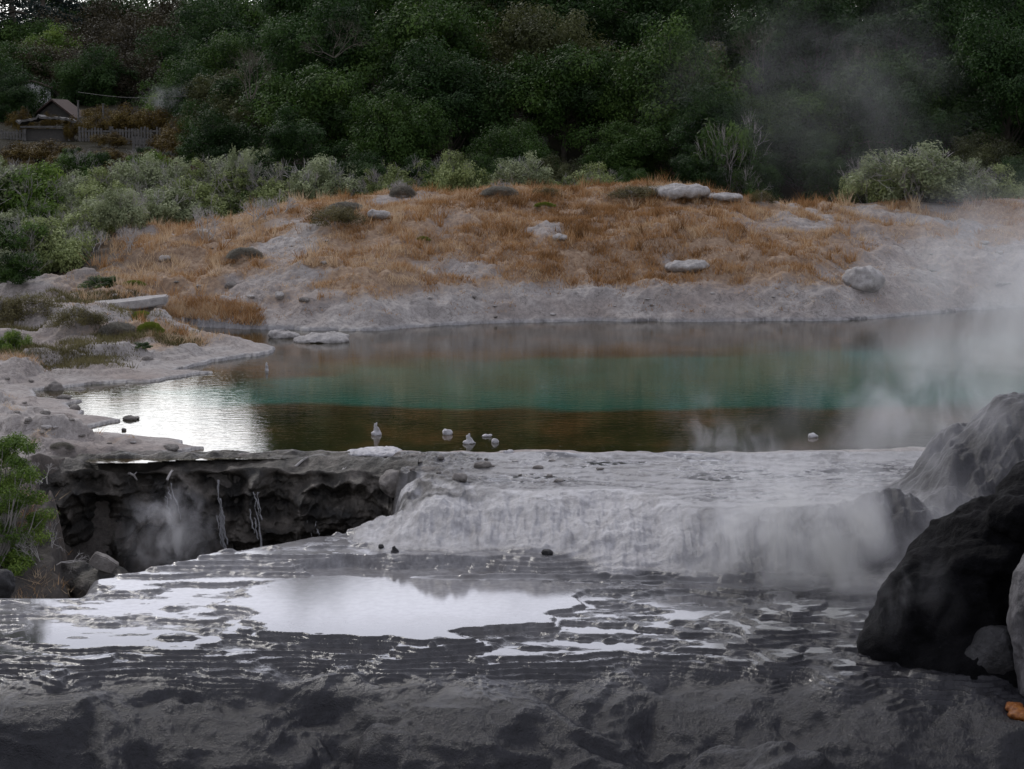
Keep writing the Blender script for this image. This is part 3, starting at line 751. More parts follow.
def forest_row(y, x0, x1, step, s, rowname, kinds, jit=.9, group='trees of the dark forest on the hillside'):
    xs = []; x = x0
    while x < x1: xs.append(x); x += step*random.uniform(.8, 1.2)
    for i, x in enumerate(xs):
        k = random.choice(kinds); p = random.choice(TP[k]); yj = y+random.uniform(-jit, jit)
        o = place(p, used, x, yj, s*random.uniform(.82, 1.2), sz=random.uniform(.85, 1.15))
        tag(o, f"{DESC[k]}, {ORD[i]} from the left in the {rowname}", 'tree', group)
mixk = ['green','deep','green','deep','olive','green','deep','olive','deep','green','deep','olive']
forest_row(66.8, -7.6, 23, 2.5, .45, 'lowest forest row', ['deep','green','deep','olive'], .4)
forest_row(70.0, -7.6, 23, 3.6, .80, 'second forest row', ['deep','green','deep','olive','green'])
forest_row(74.5, -7.6, 25, 4.3, 1.10, 'third forest row', mixk)
forest_row(80.5, -8.0, 27, 4.8, 1.25, 'fourth forest row', mixk)
forest_row(87.5, -8.9, 30, 5.0, 1.35, 'fifth forest row', mixk)
forest_row(95.5, -9.8, 33, 5.2, 1.4, 'sixth forest row', mixk)
forest_row(104, -10.6, 35, 5.2, 1.35, 'topmost forest row', mixk)

# far trees on the left
def far_tree(px, row_top, y, s, kind, label, sz=1):
    p = random.choice(TP[kind]); x, zt = D(px, row_top, y); o = place(p, used, x, y, s, sz=sz)
    zmax = topz(p)*s*sz
    o.location.z = max(zt-zmax, gz(x, y)-1.5*s)
    tag(o, label, 'tree', 'far trees behind the fence'); return o
ft = [(48,28,150,1.7,'bright','yellow-green tree, brightest one behind the white house wall'),(30,20,168,2.0,'green','green tree behind the brightest tree'),
      (14,45,140,1.6,'green','dark green tree at the left edge beside the brightest tree'),(95,8,175,2.4,'brown','tall brown-green tree right of the brightest tree'),
      (112,50,152,1.9,'brown','brown-green tree above the far pole with the wire'),(142,34,165,2.1,'brown','spreading brown-green tree above the picket fence'),
      (166,18,180,2.4,'brown','tall brown-green tree where the sky shows at the top'),(180,48,168,2.1,'olive','greyish olive tree next to the forest edge'),
      (88,38,158,1.5,'bright','small bright green tree above the brown house roof'),(150,3,200,2.6,'deep','tall dark tree cut by the top edge, left of the sky gap'),
      (195,2,190,2.6,'olive','tall grey-olive tree cut by the top edge beside the forest'),(75,0,200,2.8,'deep','tall dark tree cut by the top edge above the bright tree'),
      (12,96,122,.8,'deep','very dark low tree left of the white house wall'),
      (5,82,125,1.2,'deep','dark low tree in front of the white house wall'),(60,72,140,1.5,'brown','brown-green tree just above the brown house roof'),
      (205,84,112,1.3,'deep','dark tree at the right end of the fence'),(130,75,138,1.4,'brown','low brown tree behind the wire'),
      (170,68,145,1.6,'deep','dark tree behind the rising white steam by the fence'),(-30,40,150,1.8,'green','green tree just outside the left edge'),
      (-60,20,170,2.2,'brown','brown-green tree beyond the left edge'),(95,62,136,1.3,'deep','dark rounded tree between the two poles'),
      (212,30,165,2.2,'deep','dark tree at the left corner of the forest'),(232,-4,175,2.6,'green','tall green tree at the left corner of the forest'),
      (228,58,128,1.7,'green','green tree halfway up the left corner of the forest'),(238,100,88,1.1,'deep','dark bush-like tree at the foot of the forest corner'),
      (35,60,146,1.5,'olive','olive tree just above the white house wall'),(118,0,210,2.8,'brown','high brown-green tree left of the sky gap, cut by the top edge'),
      (222,20,185,2.7,'deep','tall very dark tree at the left forest corner'),(205,8,205,3.0,'green','highest green tree near the left forest corner'),(226,70,100,1.2,'olive','olive tree low at the left forest corner'),
      (225,112,80,.8,'deep','low dark tree at the foot of the forest corner beside the shrubs'),(208,118,92,.8,'green','low green tree on the bank left of the forest corner'),(245,104,86,1.0,'olive','olive tree leaning out at the forest corner'),
      (192,66,130,1.4,'green','green tree between the fence and the forest corner')]
for f_ in ft: far_tree(*f_)
# conifer at the top left
def make_conifer(seed):
    rs = np.random.default_rng(seed); root = empty('conifer_tree'); V = []; T = []
    h = 9; tb = Tubes(7); limb(tb, (0,0,-.5), (0,0,h), .22, .04, rs, 8, .02)
    for k in range(62):
        z = h*rs.uniform(.12, 1)**.9; L = (1-z/h)*3.2+.5; a = rs.uniform(0, 6.28)
        tip = np.array([math.cos(a)*L, math.sin(a)*L, z-.28*L]); limb(tb, (0,0,z), tip, .05, .015, rs, 4, .05)
        n = int(260*L/2); q = rs.uniform(.2, 1, n)[:, None]
        p = np.array([0,0,z])*(1-q)+tip*q+rs.normal(0, .16, (n, 3))*np.array([1,1,.5])+np.array([0,0,-.15])*rs.uniform(0, 1, (n, 1))
        nn = rs.normal(size=(n, 3)); nn[:, 2] += .6; nn /= np.linalg.norm(nn, axis=1)[:, None]
        v, _ = leaves_np(p, nn, .2, .3, rs); V.append(v); T.append(np.repeat(np.clip(rs.normal(.5, .2, n), 0, 1), 4))
    V = np.concatenate(V); mesh_np('crown', V, np.arange(len(V)).reshape(-1, 4), M['l_conifer'], False, dict(tint=np.concatenate(T)), root)
    tb.build('trunk', M['bark'], root); return root
c1 = make_conifer(5); x, zt = D(12, -28, 170); c1.location = (x, 170, zt-14); c1.scale = (2.4,2.4,2.0)
tag(c1, 'dark blue-green conifer with drooping boughs at the top left corner', 'tree')
c2 = copy_tree(c1); x, zt = D(-22, -20, 180); c2.location = (x+5.5, 182, zt-13); c2.rotation_euler.z = 2
tag(c2, 'dark conifer standing just right of the top left corner conifer', 'tree')

# shrubs
used2 = set()
SP = {'grey': [make_shrub(11, 1.0, .8, 40, 300, .075, 'l_grey'), make_shrub(12, 1.15, .75, 44, 300, .075, 'l_grey')],
      'sage': [make_shrub(13, 1.0, .75, 44, 300, .075, 'l_sage', 'dead', stems=7), make_shrub(14, 1.1, .8, 44, 290, .075, 'l_sage', 'dead', stems=8)],
      'green': [make_shrub(15, 1.0, .8, 40, 300, .080, 'l_bright'), make_shrub(16, 1.1, .85, 40, 300, .085, 'l_green')],
      'rust': [make_shrub(17, 1.0, .6, 34, 260, .070, 'l_rust', 'bark')]}
SD = {'grey': 'grey-green leafy shrub', 'sage': 'pale silvery twiggy shrub', 'green': 'fresh green leafy shrub', 'rust': 'rusty olive low shrub'}
def shrub_row(y, px0, px1, n, s, rowname, kinds, group, y2=None):
    for i in range(n):
        q = (i+.5)/n; px = px0+(px1-px0)*q+random.uniform(-6, 6); yy_ = y+((y2 or y)-y)*q+random.uniform(-.5, .5)
        x = (px-512)/FPX*yy_*1.0; k = random.choice(kinds); p = random.choice(SP[k])
        o = place(p, used2, x, yy_, s*random.uniform(.8, 1.25), sz=random.uniform(.85, 1.15))
        tag(o, f"{SD[k]}, {ORD[i]} from the left in the {rowname}", 'shrub', group)
G1 = 'shrubs of the belt behind the grassy mound'
shrub_row(57.0, -60, 60, 6, 1.1, 'nearest shrub row', ['grey','green','sage','grey'], G1)
shrub_row(60.5, -70, 130, 8, 1.05, 'second shrub row', ['grey','sage','grey','grey'], G1)
shrub_row(63.8, -60, 205, 9, 1.35, 'third shrub row', ['grey','green','grey','sage'], G1, 64.5)
shrub_row(67.0, -60, 290, 10, 1.5, 'fourth shrub row', ['grey','green','grey','sage'], G1)
shrub_row(71.0, -60, 300, 10, 1.4, 'rear shrub row', ['grey','grey','sage','grey'], G1)
shrub_row(66.2, 215, 400, 6, 1.05, 'left crest shrub row', ['grey','sage','grey'], G1, 65.0)
shrub_row(69.0, 290, 400, 3, 1.2, 'shrubs before the forest', ['grey','sage','grey'], G1)
shrub_row(65.2, 405, 610, 6, .85, 'middle crest shrub row', ['grey','sage','grey'], G1)
shrub_row(66.6, 240, 420, 5, 1.35, 'high crest shrub row', ['grey','grey','sage'], G1)
G2 = 'low scrub on the far left bank below the fence'
shrub_row(77, -40, 215, 9, 1.1, 'first bank row', ['rust','grey','rust','green'], G2)
shrub_row(82, -30, 215, 10, .72, 'second bank row', ['rust','rust','green'], G2)
shrub_row(88, -20, 225, 11, .55, 'third bank row', ['rust','rust','green'], G2)
shrub_row(96, 165, 235, 4, 1.2, 'fence end bank row', ['rust','green','rust'], G2)
shrub_row(118, 100, 200, 5, 1.1, 'row beyond the fence', ['rust','green'], G2)
def shrub_at(px, row_top, y, wpx, kind, label, sz=1, cat='shrub', zoff=0):
    p = SP[kind][0] if random.random() < .5 else SP[kind][-1]; x, zt = D(px, row_top, y); s = wpx*y/FPX/2.1
    h = zt-gz(x, y); base = topz(p)
    o = place(p, used2, x, y, s, sz=max(.45, h/(base*s))*sz, zoff=zoff); tag(o, label, cat); return o
shrub_at(452,152,64.5,62,'grey','rounded grey-green shrub on the crest with bare twigs, left of the pale sage one')
shrub_at(435,160,65.2,44,'green','green shrub partly behind the rounded shrub on the crest')
shrub_at(522,153,64.6,60,'sage','pale sage shrub on the middle of the crest before dark trees')
shrub_at(588,178,64.0,40,'grey','low grey-green shrub on the crest left of the pale outcrop')
shrub_at(912,143,64.5,112,'sage','broad pale sage shrub on the right crest',1)
shrub_at(868,160,64.8,60,'grey','grey-green shrub against the left side of the broad pale shrub')
shrub_at(960,158,65.0,70,'sage','lower pale shrub merging into the right end of the broad pale shrub')
shrub_at(1005,165,66.5,60,'grey','grey-green shrub at the right edge behind the crest')
shrub_at(728,122,67.2,84,'green','bright green rounded bush before the dark forest right of the outcrop')
shrub_at(752,168,66.0,44,'green','small green bush at the foot of the rounded bright bush')
for (px, rt, y, w, lab) in [(128,104,111,56,'rust olive shrub behind the picket fence, in the middle'),(157,108,110,56,'rust brown shrub behind the right end of the fence'),
     (98,114,110,44,'rusty shrub at the left end of the picket fence'),(178,118,104,50,'rusty dark shrub where the fence meets the forest'),
     (48,140,92,70,'rust olive shrub below the old hut'),(22,108,112,30,'dark rusty shrub below the white house wall'),(48,112,114,22,'rusty shrub hiding the wall under the brown roof'),(72,116,107,26,'rusty shrub at the corner of the old hut'),(112,132,100,40,'rusty shrub in front of the picket fence, left of its middle'),(20,142,90,60,'brown olive shrub at the left edge below the hut'),(190,135,92,60,'brown shrub below the forest corner'),
     (68,118,118,30,'dark olive shrub beside the far pole'),(108,148,88,50,'brown thicket just under the picket fence'),(150,150,85,60,'rusty thicket above the rear shrub row'),(80,152,84,60,'dark brown thicket below the left fence end')]:
    shrub_at(px, rt, y, w, 'rust', lab)
# fresh bushes on the left shore
shrub_at(18,252,52.5,52,'green','bright green bush at the left edge above the heath')
shrub_at(14,330,41.5,44,'green','bright green bush at the left edge below the heath')
shrub_at(104,293,53.0,46,'green','low green creeping bush behind the pale slab')
shrub_at(143,351,42.5,22,'green','small yellow-green tuft on the left sinter shore')
shrub_at(238,150,67,40,'sage','pale twiggy shrub in the dip between belt and forest')

# large green bush at the pit's edge
rs = np.random.default_rng(77); root = empty('bush', (-7.32, 26.9, -.98)); root.scale = (.86,.86,.86)
V = []; T = []; tb = Tubes(6)
for k in range(64):
    z = rs.uniform(-.1, 2.0); wv = .62*(1-.35*max(z-1.0, 0)); c = np.array([rs.normal(0, wv*.55)+.12, rs.normal(0, .3), z]); c[0] = min(c[0], .72-.25*max(0, z-1))
    r = rs.uniform(.12, .22); n = 330; e = rs.normal(size=(n, 3)); e /= np.linalg.norm(e, axis=1)[:, None]
    p = c+e*r*rs.uniform(.4, 1.1, n)[:, None]*np.array([1.15,1,.75]); nn = e+rs.normal(0, .5, (n, 3))+np.array([0,0,.5]); nn /= np.linalg.norm(nn, axis=1)[:, None]
    v, _ = leaves_np(p, nn, .055, .38, rs); V.append(v); T.append(np.repeat(np.clip(rs.normal(.5, .16)+rs.normal(0, .15, n), 0, 1), 4))
    limb(tb, (rs.normal(-.1, .1), 0, -.5), c, .018, .005, rs, 5, .15)
V = np.concatenate(V)
mesh_np('foliage', V, np.arange(len(V)).reshape(-1, 4), M['l_bright'], False, dict(tint=np.concatenate(T)), root); tb.build('stem', M['palebark'], root)
tag(root, 'tall fresh green bush growing at the left edge over the pit', 'bush')
for (px, row, y, h, lab) in [(48,560,26.9,.75,'bare bleached twigs poking from under the tall green bush'),(40,470,28.6,.4,'short bare twigs beside the top of the tall green bush')]:
    o = make_dead(px, h, 5, 4, .012, 'dead', .8); x, z = D(px, row, y); o.location = (x, y, z-.15); tag(o, lab, 'dead shrub')

# bleached dead shrubs
for i, (px, row, h, w, lab) in enumerate([(205,240,1.25,1.2,'white dead shrub with curved trunks at the top of the left slope'),(258,222,1.0,1.2,'bleached dead shrub under the grey-green belt on the crest, left of the domed cushions'),
        (90,258,1.2,1.2,'white dead shrub low on the left side of the slope'),(25,262,1.9,1.5,'large bare silvery shrub at the left edge before the belt'),(60,262,1.5,1.2,'bare silvery shrub right of the large bare one'),
        (278,215,.9,1.0,'small bleached shrub right of the one on the crest'),(400,194,.6,1.6,'grey leafless cushion shrub on the crest, middle left'),(500,190,.5,1.6,'grey leafless cushion shrub on the crest below the pale sage one'),
        (130,248,.9,1.4,'grey leafless shrub on the edge of the left slope'),(10,225,1.6,1.4,'bare silvery shrub cut by the left edge'),(985,172,1.1,1.6,'bare grey shrub right of the broad pale shrub')]):
    o = make_dead(300+i, h*.85, 7 if w > 1.3 else 5, 5, .020 if i < 6 else .014, 'dead', .45*w)
    x, y, z = at(px, row); o.location = (x, y, z-.05); tag(o, lab, 'dead shrub')
# pale dead limbs in the forest
for i, (px, row, y, L, lab) in enumerate([(250,70,71,1.5,'pale dead branch hanging in the left forest'),(690,75,73,1.6,'grey dead tree in the forest under the steam'),(860,70,74,1.8,'grey leafless tree in the right forest'),(335,30,75,1.4,'grey dead limb near the top left of the forest'),(760,45,76,1.5,'grey leafless limb high in the forest, right of centre')]):
    o = make_dead(500+i, L*1.1, 4, 6, .017, 'bark', .9, 'dead_tree'); x, z = D(px, row, y); o.location = (x, y, z-1.0); tag(o, lab, 'dead tree')

# cushion plants: domes of fine twigs
def make_cushion(seed, mat):
    rs = np.random.default_rng(seed); n = 9000; e = rs.normal(size=(n, 3)); e[:, 2] = np.abs(e[:, 2]); e /= np.linalg.norm(e, axis=1)[:, None]
    bump = 1+.12*fbm3(e*2.5, 3, seed); p = e*bump[:, None]*rs.uniform(.8, 1.0, n)[:, None]*np.array([1,.8,.55])
    nn = np.cross(e, rs.normal(size=(n, 3))); nn /= np.linalg.norm(nn, axis=1)[:, None]
    v, f = leaves_np(p, nn, .12, .18, rs)
    return mesh_np('cushion_plant', v, f, M[mat], False, dict(tint=np.repeat(np.clip(rs.normal(.5, .2, n), 0, 1), 4)))
cu = {'cushion': make_cushion(1, 'cushion'), 'l_lime': make_cushion(3, 'l_lime')}
cused = set()
SP['heath'] = [make_shrub(18, 1.0, .5, 34, 230, .055, 'l_heath', 'palebark', 'heath_shrub'), make_shrub(19, 1.1, .42, 34, 230, .055, 'l_heath', 'palebark', 'heath_shrub')]
for (px, row, w, hh, mt, lab) in [(245,258,38,1.0,'cushion','round grey-olive cushion plant on the left slope'),(338,224,66,.8,'l_heath','wide olive cushion plant under the shrubs on the left crest'),
        (345,212,50,.8,'cushion','silver cushion plant above the wide olive one'),(403,196,30,1.3,'cushion','silver domed cushion plant on the crest left of the rounded shrub'),
        (500,194,40,.8,'cushion','silver cushion plant on the crest under the pale sage shrub'),(546,196,34,.8,'l_heath','olive cushion plant on the middle of the crest'),
        (640,197,70,.5,'l_heath','broad flat olive cushion plant left of the pale outcrop'),(762,203,28,1.2,'l_heath','olive domed cushion plant on the crest right of the outcrop'),
        (30,318,70,.9,'l_heath','dark olive heath cushion at the left shore, widest one'),(75,326,60,.9,'l_heath','olive heath cushion in the middle of the left shore heath'),
        (118,335,48,1.0,'cushion','grey twiggy heath cushion left of the lime one on the shore'),(150,332,34,1.1,'l_lime','lime green cushion on the left shore by the grey twiggy one'),(5,320,50,1.1,'l_heath','dark olive heath cushion cut by the left edge'),
        (95,322,40,.8,'l_heath','small olive heath cushion behind the grey twiggy one'),(142,318,30,.9,'l_lime','yellow-green cushion just under the pale slab'),
        (134,285,26,.7,'l_lime','small lime patch low on the left slope'),(545,206,22,.7,'l_lime','small lime tuft on the crest above the orange grass'),(423,240,18,.8,'l_lime','small lime tuft in the left part of the orange grass'),
        (62,448,26,.8,'cushion','grey cushion plant beside the top of the tall green bush')]:
    x, y, z = at(px, row)
    if mt == 'l_heath':
        o = place(random.choice(SP['heath']), used2, x, y, w*y/FPX/2.1, sz=hh, zoff=-.05)
        tag(o, lab.replace('cushion plant', 'low shrub').replace('cushion', 'shrub'), 'low shrub', 'low heath shrubs on the slope and shore'); continue
    p = cu[mt]
    o = p if mt not in cused else p.copy()
    if mt in cused: C.objects.link(o)
    cused.add(mt); s = w*y/FPX/2; o.location = (x, y, z-.05*s); o.scale = (s, s, s*hh); o.rotation_euler.z = random.uniform(0, 6); tag(o, lab, 'cushion plant', 'cushion plants on the slope and shore')

# ------------------------------------------------------------------ dry grass (nobody could count it)
def grass_field(name, n, mat, fn, hgt, wid, seed, label, blades=7, lean=.35, spread=.07, region=(-20, 22, 44, 66)):
    rs = np.random.default_rng(seed)
    x = rs.uniform(region[0], region[1], n*4); y = rs.uniform(region[2], region[3], n*4)
    z, ms, do, px = terrain(x, y); keep = rs.uniform(size=len(x)) < fn(x, y, z, ms, do, px)
    x, y, z = x[keep][:n], y[keep][:n], z[keep][:n]; m = len(x)
    tt_ = np.repeat(np.clip(.70-.26*np.exp(-(((512+FPX*x/y)-580)/190)**2)+.40*fbm(x*.35, y*.5, 3, seed)+.28*fbm(x*1.6, y*1.6, 2, seed+1)+rs.normal(0, .14, m), 0, 1), blades)
    hs = np.repeat(hgt*(.7+.5*fbm(x*.7, y*.7, 3, seed+3)+rs.uniform(-.2, .4, m)), blades)
    X = np.repeat(x, blades)+rs.normal(0, spread, m*blades); Yy = np.repeat(y, blades)+rs.normal(0, spread, m*blades); Z = np.repeat(z, blades)-.02
    k = len(X); a = rs.uniform(0, 6.28, k); wv = wid*rs.uniform(.6, 1.4, k)
    h = np.maximum(hs, .04)*rs.uniform(.6, 1.3, k); lx = rs.normal(0, lean, k)*h; ly = rs.normal(0, lean, k)*h
    b = np.stack([X, Yy, Z], 1); sd = np.stack([np.cos(a)*wv, np.sin(a)*wv, 0*a], 1)
    top = b+np.stack([lx, ly, h], 1)
    V = np.stack([b-sd, b+sd, top], 1).reshape(-1, 3)
    o = mesh_np(name, V, np.arange(len(V)).reshape(-1, 3), M[mat], False, dict(tint=np.repeat(np.clip(tt_+rs.normal(0, .12, k), 0, 1), 3)))
    tag(o, label, 'grass', kind='stuff')
grass_field('dry_grass', 40000, 'grass', lambda x, y, z, ms, do, px: sm(ms['dry'], .12, 1.0)**1.2*sm(fbm(x*.9, y*1.5, 4, 77)+.55*np.exp(-((px-570)/170)**2)-.12, -.20, .45)*(y < 64.5)*(px > 60)*(px < 1180), .17, .010, 5, 'orange dry grass covering the mound behind the pool', 7, .5, .09)
grass_field('sparse_grass', 15000, 'grass', lambda x, y, z, ms, do, px: .40*(do > .3)*(1-.6*sm(px, 820, 950))*sm(fbm(x*.6, y*1.0, 3, 78), -.35, .3)*(y > 46)*(y < 64)*(px > 60), .08, .009, 15, 'short sparse dry grass on the pale ground round the mound', 5, .7, .07)
grass_field('bank_grass', 1500, 'grass', lambda x, y, z, ms, do, px: sm(ms['dry'], .15, .5)*(px < 150)*(px > -200), .12, .006, 25, 'dry litter and grass on the left bank above the pit', 7, .9, .08, (-12, -5.5, 25, 40))
grass_field('reeds', 9000, 'l_heath', lambda x, y, z, ms, do, px: (px < 200)*(px > -80)*sm(fbm(x*.5, y*.5, 3, 400), -.1, .2)*sm(do, .9, 1.6), .13, .009, 35, 'olive brown heath covering the left shore', 6, .5, .09, (-16, -6.5, 40, 52))
grass_field('shore_sedge', 2500, 'grass', lambda x, y, z, ms, do, px: (px < 262)*(px > 165)*(do > .02)*(do < .8)*.9, .2, .010, 45, 'rusty sedge along the far left water edge', 7, .5, .08, (-11, -5, 48, 53))

grass_field('straw_tussocks', 420, 'grass', lambda x, y, z, ms, do, px: sm(ms['dry'], .2, .8)*(y < 64)*(px > 60)*(px < 1000), .42, .011, 55, 'taller straw coloured tufts standing in the dry grass', 26, .38, .07)
# loose stones half buried in the shore
pr = []
for k in range(5):
    rs = np.random.default_rng(700+k)
    o = blob_rock('stone', [((0,0,0),(.10,.08,.055),0),((.04,.02,.02),(.06,.05,.045),1),((-.05,-.02,.01),(.05,.06,.04),2)], .009, [M['pale'],M['midrock'],M['midrock'],M['pale'],M['dgrey']][k], .035, 9, 60+k, .008)
    pr.append(o)
pused = set(); rs = np.random.default_rng(17)
def stones(n, px0, px1, r0, r1, s0, s1, label, group, kinds):
    c = 0
    while c < n:
        px, row = rs.uniform(px0, px1), rs.uniform(r0, r1); x, y, z = at(px, row)
        if z < .03 and y > 30 and terrain(np.array([x]), np.array([y]))[2][0] < .05: continue
        p = pr[kinds[rs.integers(0, len(kinds))]]; o = p if p.name not in pused else p.copy()
        if p.name in pused: C.objects.link(o)
        pused.add(p.name); sc_ = rs.uniform(s0, s1)*(.6+.8*rs.uniform()**3); o.location = (x, y, z+.01*sc_); o.scale = (sc_*rs.uniform(.8, 1.5), sc_, sc_*rs.uniform(.6, 1.1)); o.rotation_euler = (0, 0, rs.uniform(0, 6))
        tag(o, label, 'stone', group); c += 1
stones(12, 300, 860, 294, 318, .6, 1.5, 'loose weathered stone lying on the far bank of the pool', 'stones on the far bank', [0,3,3,1])
stones(7, 870, 1020, 215, 300, .6, 1.8, 'loose stone lying on the steaming pale slope right of the boulder', 'stones on the right slope', [0,1,3])
stones(22, 5, 190, 352, 450, .5, 1.2, 'loose grey stone lying on the left sinter shore', 'stones on the left shore', [1,2,3])
stones(16, 395, 560, 458, 484, .25, .8, 'small brown-grey crust stone on the wet flat beside the cliff', 'stones on the wet flat', [1,2,3])
stones(10, 60, 330, 240, 300, .8, 1.8, 'weathered stone lying in the left part of the dry slope', 'stones on the left slope', [0,1,3])
for p in pr:
    if p.name not in pused: bpy.data.objects.remove(p)

# ------------------------------------------------------------------ far buildings, fence, poles
M['white'] = mat_plain('white_wall', (.5,.5,.5), .8, .1); M['brownroof'] = mat_plain('brown_roof', (.075,.048,.04), .8, .2, 3)
M['glass'] = mat_plain('window_dark', (.02,.022,.025), .2, .1); M['oldwood'] = mat_plain('old_wood', (.12,.115,.11), .9, .4, 5); M['darkwall'] = mat_plain('dark_wall', (.07,.065,.06), .8, .2)
def box(name, sx, sy, sz, loc, mat, parent=None, rx=0, ry=0, bev=.02):
    bm = bmesh.new(); bmesh.ops.create_cube(bm, size=1, matrix=Matrix.Diagonal((sx, sy, sz, 1)))
    if bev: bmesh.ops.bevel(bm, geom=list(bm.edges), offset=bev, segments=1, affect='EDGES')
    me = bpy.data.meshes.new(name); bm.to_mesh(me); bm.free(); me.materials.append(mat)
    o = bpy.data.objects.new(name, me); C.objects.link(o); o.location = loc; o.rotation_euler = (rx, ry, 0)
    if parent: o.parent = parent
    return o
def gable(name, w, d, h, over, z, mat, parent, thick=.12):
    bm = bmesh.new(); hw, hd = w/2+over, d/2+over
    prof = [(-hw, z-over*h/(w/2)), (0, z+h), (hw, z-over*h/(w/2)), (hw, z-over*h/(w/2)-thick), (0, z+h-thick), (-hw, z-over*h/(w/2)-thick)]
    f = [bm.verts.new((a, -hd, b)) for a, b in prof]; g = [bm.verts.new((a, hd, b)) for a, b in prof]
    for i in range(6): bm.faces.new((f[i], f[(i+1) % 6], g[(i+1) % 6], g[i]))
    bm.faces.new(f[::-1]); bm.faces.new(g); bmesh.ops.recalc_face_normals(bm, faces=bm.faces)
    me = bpy.data.meshes.new(name); bm.to_mesh(me); bm.free(); me.materials.append(mat)
    o = bpy.data.objects.new(name, me); C.objects.link(o); o.parent = parent; return o
def gwall(w, d, z0, z1, h, mat, parent):
    bm = bmesh.new(); prof = [(-w/2, z0), (w/2, z0), (w/2, z1), (0, z1+h*.93), (-w/2, z1)]
    f = [bm.verts.new((a, -d/2, b)) for a, b in prof]; g = [bm.verts.new((a, d/2, b)) for a, b in prof]
    for q in range(5): bm.faces.new((f[q], f[(q+1) % 5], g[(q+1) % 5], g[q]))
    bm.faces.new(f[::-1]); bm.faces.new(g); bmesh.ops.recalc_face_normals(bm, faces=bm.faces)
    me = bpy.data.meshes.new('wall'); bm.to_mesh(me); bm.free(); me.materials.append(mat)
    o = bpy.data.objects.new('wall', me); C.objects.link(o); o.parent = parent
x, z = D(34, 103, 131); hr = empty('house', (x, 131, z-1.0), .15)
gwall(2.0, 3.0, -.4, 2.0, .35, M['white'], hr); gable('roof', 2.0, 3.0, .35, .15, 2.18, M['brownroof'], hr)
w_ = box('window', .8, .08, .7, (-.2,-1.52,1.3), M['white'], hr, bev=.01); p_ = box('pane', .66, .04, .56, (0,-.035,0), M['glass'], w_, bev=0)
tag(hr, 'white walled house glimpsed between trees on the far left', 'house')
x, z = D(60, 115, 126); hr = empty('house', (x, 126, z-1.2), -.1)
gwall(2.6, 2.6, -.4, 1.05, 1.0, M['darkwall'], hr); gable('roof', 2.6, 2.6, 1.0, .3, 1.22, M['brownroof'], hr)
w_ = box('window', .7, .08, .6, (.3,-1.32,.6), M['white'], hr, bev=.01); box('pane', .56, .04, .46, (0,-.035,0), M['glass'], w_, bev=0)
tag(hr, 'house with brown gabled roof behind the old hut', 'house')
x, z = D(50, 128, 108); hr = empty('hut', (x, 108, z-1.2), .1)
box('wall', 2.4, 2.0, 1.3, (0,0,.5), M['darkwall'], hr)
bm = bmesh.new(); 
rf = mesh_np('roof', np.stack([np.repeat(np.linspace(-1.6,1.6,26),2), np.tile([-1.4,1.4],26), np.repeat(1.55+.28*np.cos(np.linspace(-1.6,1.6,26)*.95)+.04*np.random.default_rng(3).normal(size=26),2)], 1),
    [(2*i, 2*i+2, 2*i+3, 2*i+1) for i in range(25)], M['oldwood'], False, parent=hr)
so = rf.modifiers.new('t', 'SOLIDIFY'); so.thickness = .12
box('beam', 2.9, .12, .12, (0,-1.2,1.25), M['oldwood'], hr); box('post', .12, .12, 1.2, (-1.2,-1.2,.55), M['oldwood'], hr); box('post', .12, .12, 1.2, (1.2,-1.2,.55), M['oldwood'], hr)
tag(hr, 'old hut with sagging grey timber roof at the far left', 'hut')
def fence(px0, px1, row_top, hpx, y, label):
    x0, z0 = D(px0, row_top, y); x1, _ = D(px1, row_top, y); h = hpx*y/FPX; root = empty('fence', (x0, y, z0-h)); L = x1-x0
    n = int(L/.17); bm = bmesh.new(); rs = np.random.default_rng(int(px0)+3)
    for i in range(n):
        hh = h*rs.uniform(.85, 1.05)
        if rs.uniform() < .07: continue
        bmesh.ops.create_cube(bm, size=1, matrix=Matrix.Translation((i*.17+.08, 0, hh/2)) @ Matrix.Rotation(rs.normal(0, .03), 4, 'Y') @ Matrix.Diagonal((.11, .03, hh, 1)))
    me = bpy.data.meshes.new('pickets'); bm.to_mesh(me); bm.free(); me.materials.append(M['oldwood'])
    o = bpy.data.objects.new('picket_panel', me); C.objects.link(o); o.parent = root
    for zz in (.3, .75): box('rail', L, .06, .09, (L/2, .06, h*zz), M['oldwood'], root)
    for k in range(int(L/1.8)+1): box('post', .11, .11, h*1.05, (min(k*1.8, L-.1)+.05, .13, h*.5), M['oldwood'], root)
    tag(root, label, 'fence')
fence(78, 166, 127, 17, 106, 'grey weathered picket fence, upper run beyond the shrubs')
fence(132, 156, 137, 14, 98, 'short lower run of grey pickets in front of the upper fence')
fence(0, 30, 130, 12, 107, 'grey picket fence running left from the old hut')
for (px, r0, r1, y, lab) in [(78,101,134,112,'thin pale pole at the left end of the picket fence'),(103,104,121,114,'shorter pale pole behind the picket fence')]:
    x, zt = D(px, r0, y); _, zb = D(px, r1, y); root = empty('pole', (x, y, zb)); T = Tubes(8); T.add([(0,0,0),(0,0,zt-zb)], [.06,.05]); T.build('post', M['oldwood'], root)
    box('cap', .14, .14, .05, (0,0,zt-zb), M['oldwood'], root, bev=.01); tag(root, lab, 'pole')
T = Tubes(5); p0 = D(78, 92, 116); p1 = D(195, 95, 108); T.add([(p0[0]+(p1[0]-p0[0])*q, 116-8*q, p0[1]+(p1[1]-p0[1])*q-.25*math.sin(q*math.pi)) for q in np.linspace(0,1,12)], [.014]*12)
tag(T.build('wire', M['oldwood']), 'thin overhead wire running above the picket fence', 'wire')

